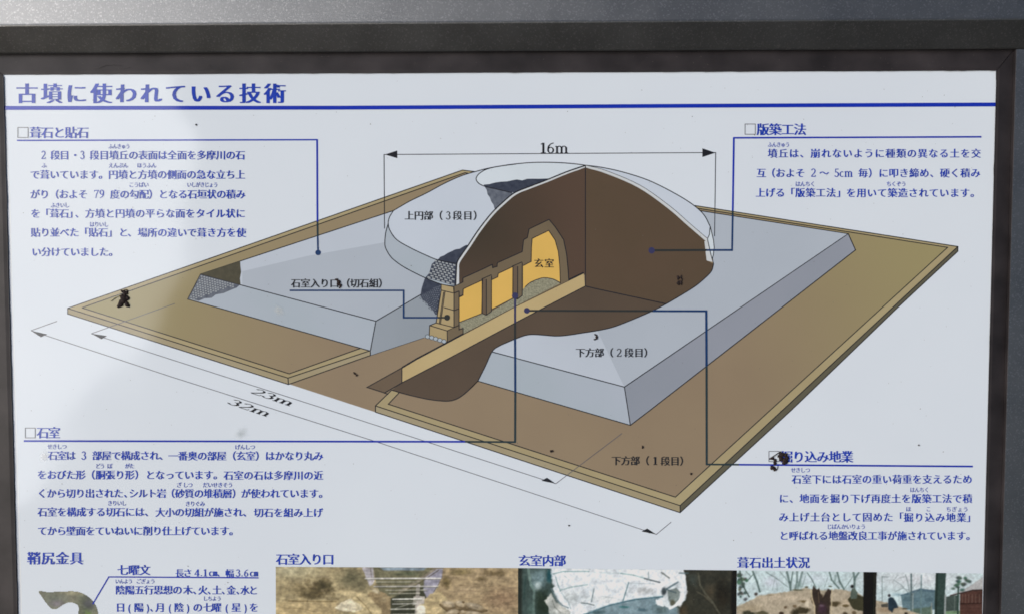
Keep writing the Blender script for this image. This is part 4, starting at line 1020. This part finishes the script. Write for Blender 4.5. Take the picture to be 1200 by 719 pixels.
# the printed bronze fitting, bottom left
P = Paint(40, 684, 124, 776, .7)
P.blend(np.ones(P.X.shape), (122, 121, 104))
P.ell(62, 702, 22, 18, (104, 110, 100), .9, rough=.5); P.ell(100, 712, 16, 24, (88, 96, 80), .9, rough=.8, seed=81); P.ell(88, 694, 26, 4, (138, 134, 110), .9); P.ell(104, 722, 6, 14, (96, 116, 66), .8, rough=1); P.ell(104, 706, 10, 10, (80, 82, 84), .8, rough=.8, seed=85)
P.ell(66, 706, 12, 6, (112, 108, 112), .9, rough=.8, seed=84); P.mott(5, .16, 82); P.mott(2.2, .16, 83)
shape = cr([(45, 691.4), (56, 692.6), (72, 692), (88, 691.8), (98, 694.5), (106, 700), (112, 707.5), (115, 716), (115.5, 728), (112, 744), (104, 757), (95, 760), (92, 752), (96, 740), (96.5, 728), (91.5, 721), (92, 712), (90, 708), (84, 705.5), (78, 706.2), (72, 709.5), (66, 713.2), (60, 712.6), (55, 707.5), (49.5, 700)], 4, closed=True)
nx_, ny_ = P.nx, P.ny
u = (P.X - 40); Vp = np.stack([P.X.ravel(), P.Y.ravel()], 1)
ins = np.zeros(P.X.shape, bool)
for i in range(len(shape)):
    x0, y0 = shape[i]; x1, y1 = shape[(i + 1) % len(shape)]
    if y0 != y1: ins ^= ((y0 > P.Y) != (y1 > P.Y)) & (P.X < (x1 - x0) * (P.Y - y0) / (y1 - y0) + x0)
V3 = Uarr(Vp, 16 * LZ)
idx = np.arange(ny_ * nx_).reshape(ny_, nx_)
fq = []
for j in range(ny_ - 1):
    for i in range(nx_ - 1):
        if ins[j, i] and ins[j + 1, i] and ins[j, i + 1] and ins[j + 1, i + 1]:
            fq.append((int(idx[j + 1, i]), int(idx[j + 1, i + 1]), int(idx[j, i + 1]), int(idx[j, i])))
used = sorted({k for f in fq for k in f}); mp = {k: n for n, k in enumerate(used)}
me = bpy.data.meshes.new('printed_fitting')
me.from_pydata(V3[used].tolist(), [], [tuple(mp[k] for k in f) for f in fq])
at = me.color_attributes.new('print', 'FLOAT_COLOR', 'POINT')
c_ = P.C.reshape(-1, 3)[used] / 255
l_ = np.where(c_ <= .04045, c_ / 12.92, ((c_ + .055) / 1.055) ** 2.4) * INK * .95
at.data.foreach_set('color', np.concatenate([l_, np.ones((len(l_), 1))], 1).astype(np.float32).ravel())
me.materials.append(M['photo'])
o = bpy.data.objects.new('printed_fitting', me); COL.objects.link(o); o.parent = board
o['label'] = 'curved grey green bronze scabbard fitting'

# ------------------------------------------------------------------ stains, specks and debris on the sheet
def stain_mat(name, c, a):
    m, nt, bs = base_mat(name)
    N = nt.nodes; Lk = nt.links
    sheet_finish(nt, bs)
    bs.inputs['Base Color'].default_value = alb(c)
    at = N.new('ShaderNodeAttribute'); at.attribute_name = 'fade'
    tc = N.new('ShaderNodeTexCoord'); nz = N.new('ShaderNodeTexNoise'); nz.inputs['Scale'].default_value = 120; nz.inputs['Detail'].default_value = 4
    Lk.new(tc.outputs['Object'], nz.inputs['Vector'])
    mu = N.new('ShaderNodeMath'); mu.operation = 'MULTIPLY'; Lk.new(at.outputs['Fac'], mu.inputs[0]); Lk.new(nz.outputs['Fac'], mu.inputs[1])
    m2 = N.new('ShaderNodeMath'); m2.operation = 'MULTIPLY'; m2.inputs[1].default_value = a * 2; Lk.new(mu.outputs[0], m2.inputs[0])
    Lk.new(m2.outputs[0], bs.inputs['Alpha'])
    return m
def stain(c, rx, ry, col, a, layer, parent):
    n = 24; rings = 5
    V = [c]; fd = [1.0]
    ph = random.uniform(0, 6)
    for r in range(1, rings + 1):
        for k in range(n):
            t = 2 * math.pi * k / n
            w = 1 + .16 * math.sin(2 * t + ph) + .1 * math.sin(5 * t + ph * 2)
            V.append((c[0] + rx * w * r / rings * math.cos(t), c[1] + ry * w * r / rings * math.sin(t))); f = 1 - r / rings
            fd.append(f * f * (3 - 2 * f))
    Fc = [(0, 1 + k, 1 + (k + 1) % n) for k in range(n)]
    for r in range(rings - 1):
        for k in range(n):
            a0 = 1 + r * n + k; a1 = 1 + r * n + (k + 1) % n
            Fc.append((a0, a0 + n, a1 + n, a1))
    mb = MeshB(); mb.add(Uarr(V, layer * LZ), Fc)
    o = mb.build('water_stain', stain_mat('stain', col, a), parent)
    at = o.data.attributes.new('fade', 'FLOAT', 'POINT'); at.data.foreach_set('value', fd)
    return o
stain((283, 507), 9, 9, (168, 174, 172), .28, 30.0, sheet)
stain((327, 364), 8, 7, (204, 205, 200), .4, 30.2, sheet)
stain((52, 534), 7, 7, (222, 223, 226), .5, 30.8, sheet)

def dirt_mat():
    m, nt, bs = base_mat('dried dark dirt')
    N = nt.nodes; Lk = nt.links
    tc = N.new('ShaderNodeTexCoord'); nz = N.new('ShaderNodeTexNoise'); nz.inputs['Scale'].default_value = 900; nz.inputs['Detail'].default_value = 5
    Lk.new(tc.outputs['Object'], nz.inputs['Vector'])
    r = N.new('ShaderNodeValToRGB'); r.color_ramp.elements[0].position = .35; r.color_ramp.elements[0].color = (.009, .006, .007, 1)
    r.color_ramp.elements[1].position = .8; r.color_ramp.elements[1].color = (.062, .042, .038, 1)
    Lk.new(nz.outputs['Fac'], r.inputs[0]); Lk.new(r.outputs[0], bs.inputs['Base Color']); bs.inputs['Roughness'].default_value = .8
    bs.inputs['Specular IOR Level'].default_value = .2
    return m
M['dirt'] = dirt_mat()
PXM = 0.00078
def clump(c, blobs, label, group=None, thick=.55, twigs=()):
    """one lump of dried dirt lying on the sheet: overlapping uneven lobes; blobs (dx, dy, rx, ry, rot deg) in photo px"""
    mb = MeshB()
    for bi, (dx, dy, rx, ry, rt) in enumerate(blobs):
        nu, nv = 14, 7
        ph = random.uniform(0, 9)
        V = []; Fc = []
        rot = math.radians(rt)
        for j in range(nv + 1):
            th = math.pi * j / nv
            for i in range(nu):
                a_ = 2 * math.pi * i / nu
                w = 1 + .16 * math.sin(3 * a_ + ph) * math.sin(th) + .10 * math.sin(7 * a_ + 2 * ph + j) + random.uniform(-.07, .07)
                x = rx * math.sin(th) * math.cos(a_) * w; y = ry * math.sin(th) * math.sin(a_) * w; z = min(rx, ry) * thick * math.cos(th)
                X = dx + x * math.cos(rot) - y * math.sin(rot); Y = -dy + x * math.sin(rot) + y * math.cos(rot)
                V.append((X * PXM, Y * PXM, z * PXM))
        for j in range(nv):
            for i in range(nu):
                Fc.append((j * nu + i, (j + 1) * nu + i, (j + 1) * nu + (i + 1) % nu, j * nu + (i + 1) % nu))
        mb.add(V, Fc)
    for pts, w in twigs:
        for (x0, y0), (x1, y1) in zip(pts[:-1], pts[1:]):
            d = np.array((x1 - x0, y1 - y0), float); L = np.hypot(*d); nrm = np.array((-d[1], d[0])) / L * w / 2
            q = [np.array((x0, y0)) + nrm, np.array((x0, y0)) - nrm, np.array((x1, y1)) - nrm * .7, np.array((x1, y1)) + nrm * .7]
            V = [(p[0] * PXM, -p[1] * PXM, zz) for zz in (-.0001, w * PXM * .8) for p in q]
            mb.add(V, [(3, 2, 1, 0), (4, 5, 6, 7), (0, 1, 5, 4), (1, 2, 6, 5), (2, 3, 7, 6), (3, 0, 4, 7)])
    o = mb.build('dirt_clump', M['dirt'], smooth=True)
    p = U(c, 0)
    o.matrix_world = BOARD @ Matrix.Translation((p[0], p[1], 0.0005))
    o['label'] = label; o['category'] = 'dirt'
    if group: o['group'] = group
    return o
G = 'dark dirt clumps stuck to the sheet'
clump((145, 350), [(0, 0, 4.2, 5.5, 10), (-4.2, 7, 3, 4.2, -40), (4, 6.5, 2.5, 4.2, 25), (1.5, -6, 2.4, 4.2, 0), (4.8, -1, 2.2, 3.2, 10), (-2, 3, 4, 3, 0), (-1.5, -9, 1.6, 1.5, 0), (4, -7.5, 1.6, 2.4, 30)],
      'forked blackish brown dirt clump on the left tip of the drawn mound base', G, twigs=[([(-3, -4), (-10, -1), (-15, 3)], .5), ([(-2, -9), (3, -11), (6, -9)], .7)])
clump((397, 331.5), [(-2.5, -4, 1.9, 1.4, 0), (0, -1, 2.0, 3.2, 20), (2, 3, 1.7, 2, 0), (1, 5.5, 1.2, 1, 0), (-1, 1.5, 1.4, 1.8, 0)], 'small black dirt clump over the last character before the bracket of the entrance label', G)
clump((909, 541), [(-4.5, -4.6, 3.0, 1.8, 10), (-1, -2.6, 2.6, 1.6, -30), (-1.2, 1, 2.0, 2.6, 10), (-3.6, 6.5, 3.3, 2.5, -10), (-1.0, 8.8, 2.4, 1.8, 0)], 'brown black curled dirt clump crossing the lower right blue rule below the heading box', G,
      twigs=[([(-6, -5), (1, -10), (6, -13)], 1.0), ([(2.5, 4), (1.5, 9), (-2, 10)], .6)])
clump((917, 536), [(-1, -4, 3.4, 3.0, 30), (3.5, -3, 2.4, 3.2, 0), (-2, 1, 2.6, 3, 0), (2.5, 4, 3.6, 4.2, 10), (5, 0, 2.2, 3.2, 0), (-4.5, -2, 1.8, 1.6, 0)], 'largest black ragged dirt clump covering the first character of the lower right heading', G)
clump((796, 328), [(-1.6, -2.5, 1.6, 2.6, 10), (1.9, -3.5, 1.1, 2.2, -10), (-1.2, 3.6, 1.8, 2.6, 0), (1.8, 3, 1.5, 2.8, 20), (2.9, -.6, .8, 1.8, 0)], 'small dark red brown dirt clump on the right of the brown soil area', G)
clump((698, 394.5), [(0, -2.6, 2.0, .9, -20), (1.2, .4, 1.5, 2.2, 0), (-.8, 2.6, 1.8, .9, 15)], 'tiny curled black dirt clump just above the drawing label of the second tier', G)
clump((417, 438), [(-1.3, -1, 1.5, 1.1, -30), (.8, 1, 1.6, 1.3, -40), (-2.4, -2, .9, .7, 0)], 'tiny brown dirt clump on the tan entrance path of the drawing', G)
clump((646.5, 528), [(-1, 0, 1.1, 1.5, 0), (1, 0, 1.1, 1.4, 0)], 'tiny brown dirt clump on the tan front edge under the vertical leader line', G)
clump((753, 523.3), [(0, 0, 1.1, 1.9, 0)], 'tiny dark dirt clump just above the drawing label of the first tier', G)
clump((809.8, 554.5), [(0, 0, 1.3, 1.4, 0)], 'tiny round dirt clump right below the end of the first tier label', G)
clump((1076.5, 521), [(0, 0, 1.2, .8, -20)], 'tiny grey black dirt clump on white paper above the lower right note', G)
clump((666.8, 615), [(0, 0, 1.1, .9, 0)], 'tiny dark dirt clump on white paper between the chamber interior caption and the dimension line', G)
clump((230, 146.5), [(0, 0, .9, 1.2, 0)], 'tiny dark dirt clump on white paper above the upper left rule', G)
clump((168.5, 86), [(0, 0, 2.2, 1.1, -10)], 'tiny dark red dirt clump on the top edge of the sheet above the title', G)
# fine specks: nobody could count them
mb = MeshB()
for i in range(330):
    x = rng.uniform(20, 1150); y = rng.uniform(95, 715); r = rng.choice([.28, .35, .45, .6], p=[.5, .3, .15, .05])
    p = U((x, y)); n = 5; a0 = rng.uniform(0, 6)
    V = [(p[0] + r * PXM * math.cos(a0 + 2 * math.pi * k / n) * rng.uniform(.6, 1.2), p[1] + r * PXM * math.sin(a0 + 2 * math.pi * k / n), 0.00030) for k in range(n)] + [(p[0], p[1], 0.00030 + r * PXM * .5)]
    mb.add(V, [(k, (k + 1) % n, n) for k in range(n)])
for i in range(70):
    x = rng.uniform(20, 1180); y = rng.uniform(64, 82); p = U((x, y)); r = rng.choice([.3, .45])
    z = .0034
    mb.add([(p[0] - r * PXM, p[1], z), (p[0] + r * PXM, p[1] - r * PXM * .5, z), (p[0], p[1] + r * PXM, z + .0002)], [(0, 1, 2)])
def speck_mat():
    m, nt, bs = base_mat('dust'); bs.inputs['Base Color'].default_value = (.13, .115, .10, 1); bs.inputs['Roughness'].default_value = .9; return m
sp = mb.build('dust_specks', speck_mat()); sp.matrix_world = BOARD
sp['kind'] = 'stuff'; sp['label'] = 'fine grey brown dust specks scattered over the board'; sp['category'] = 'dust'
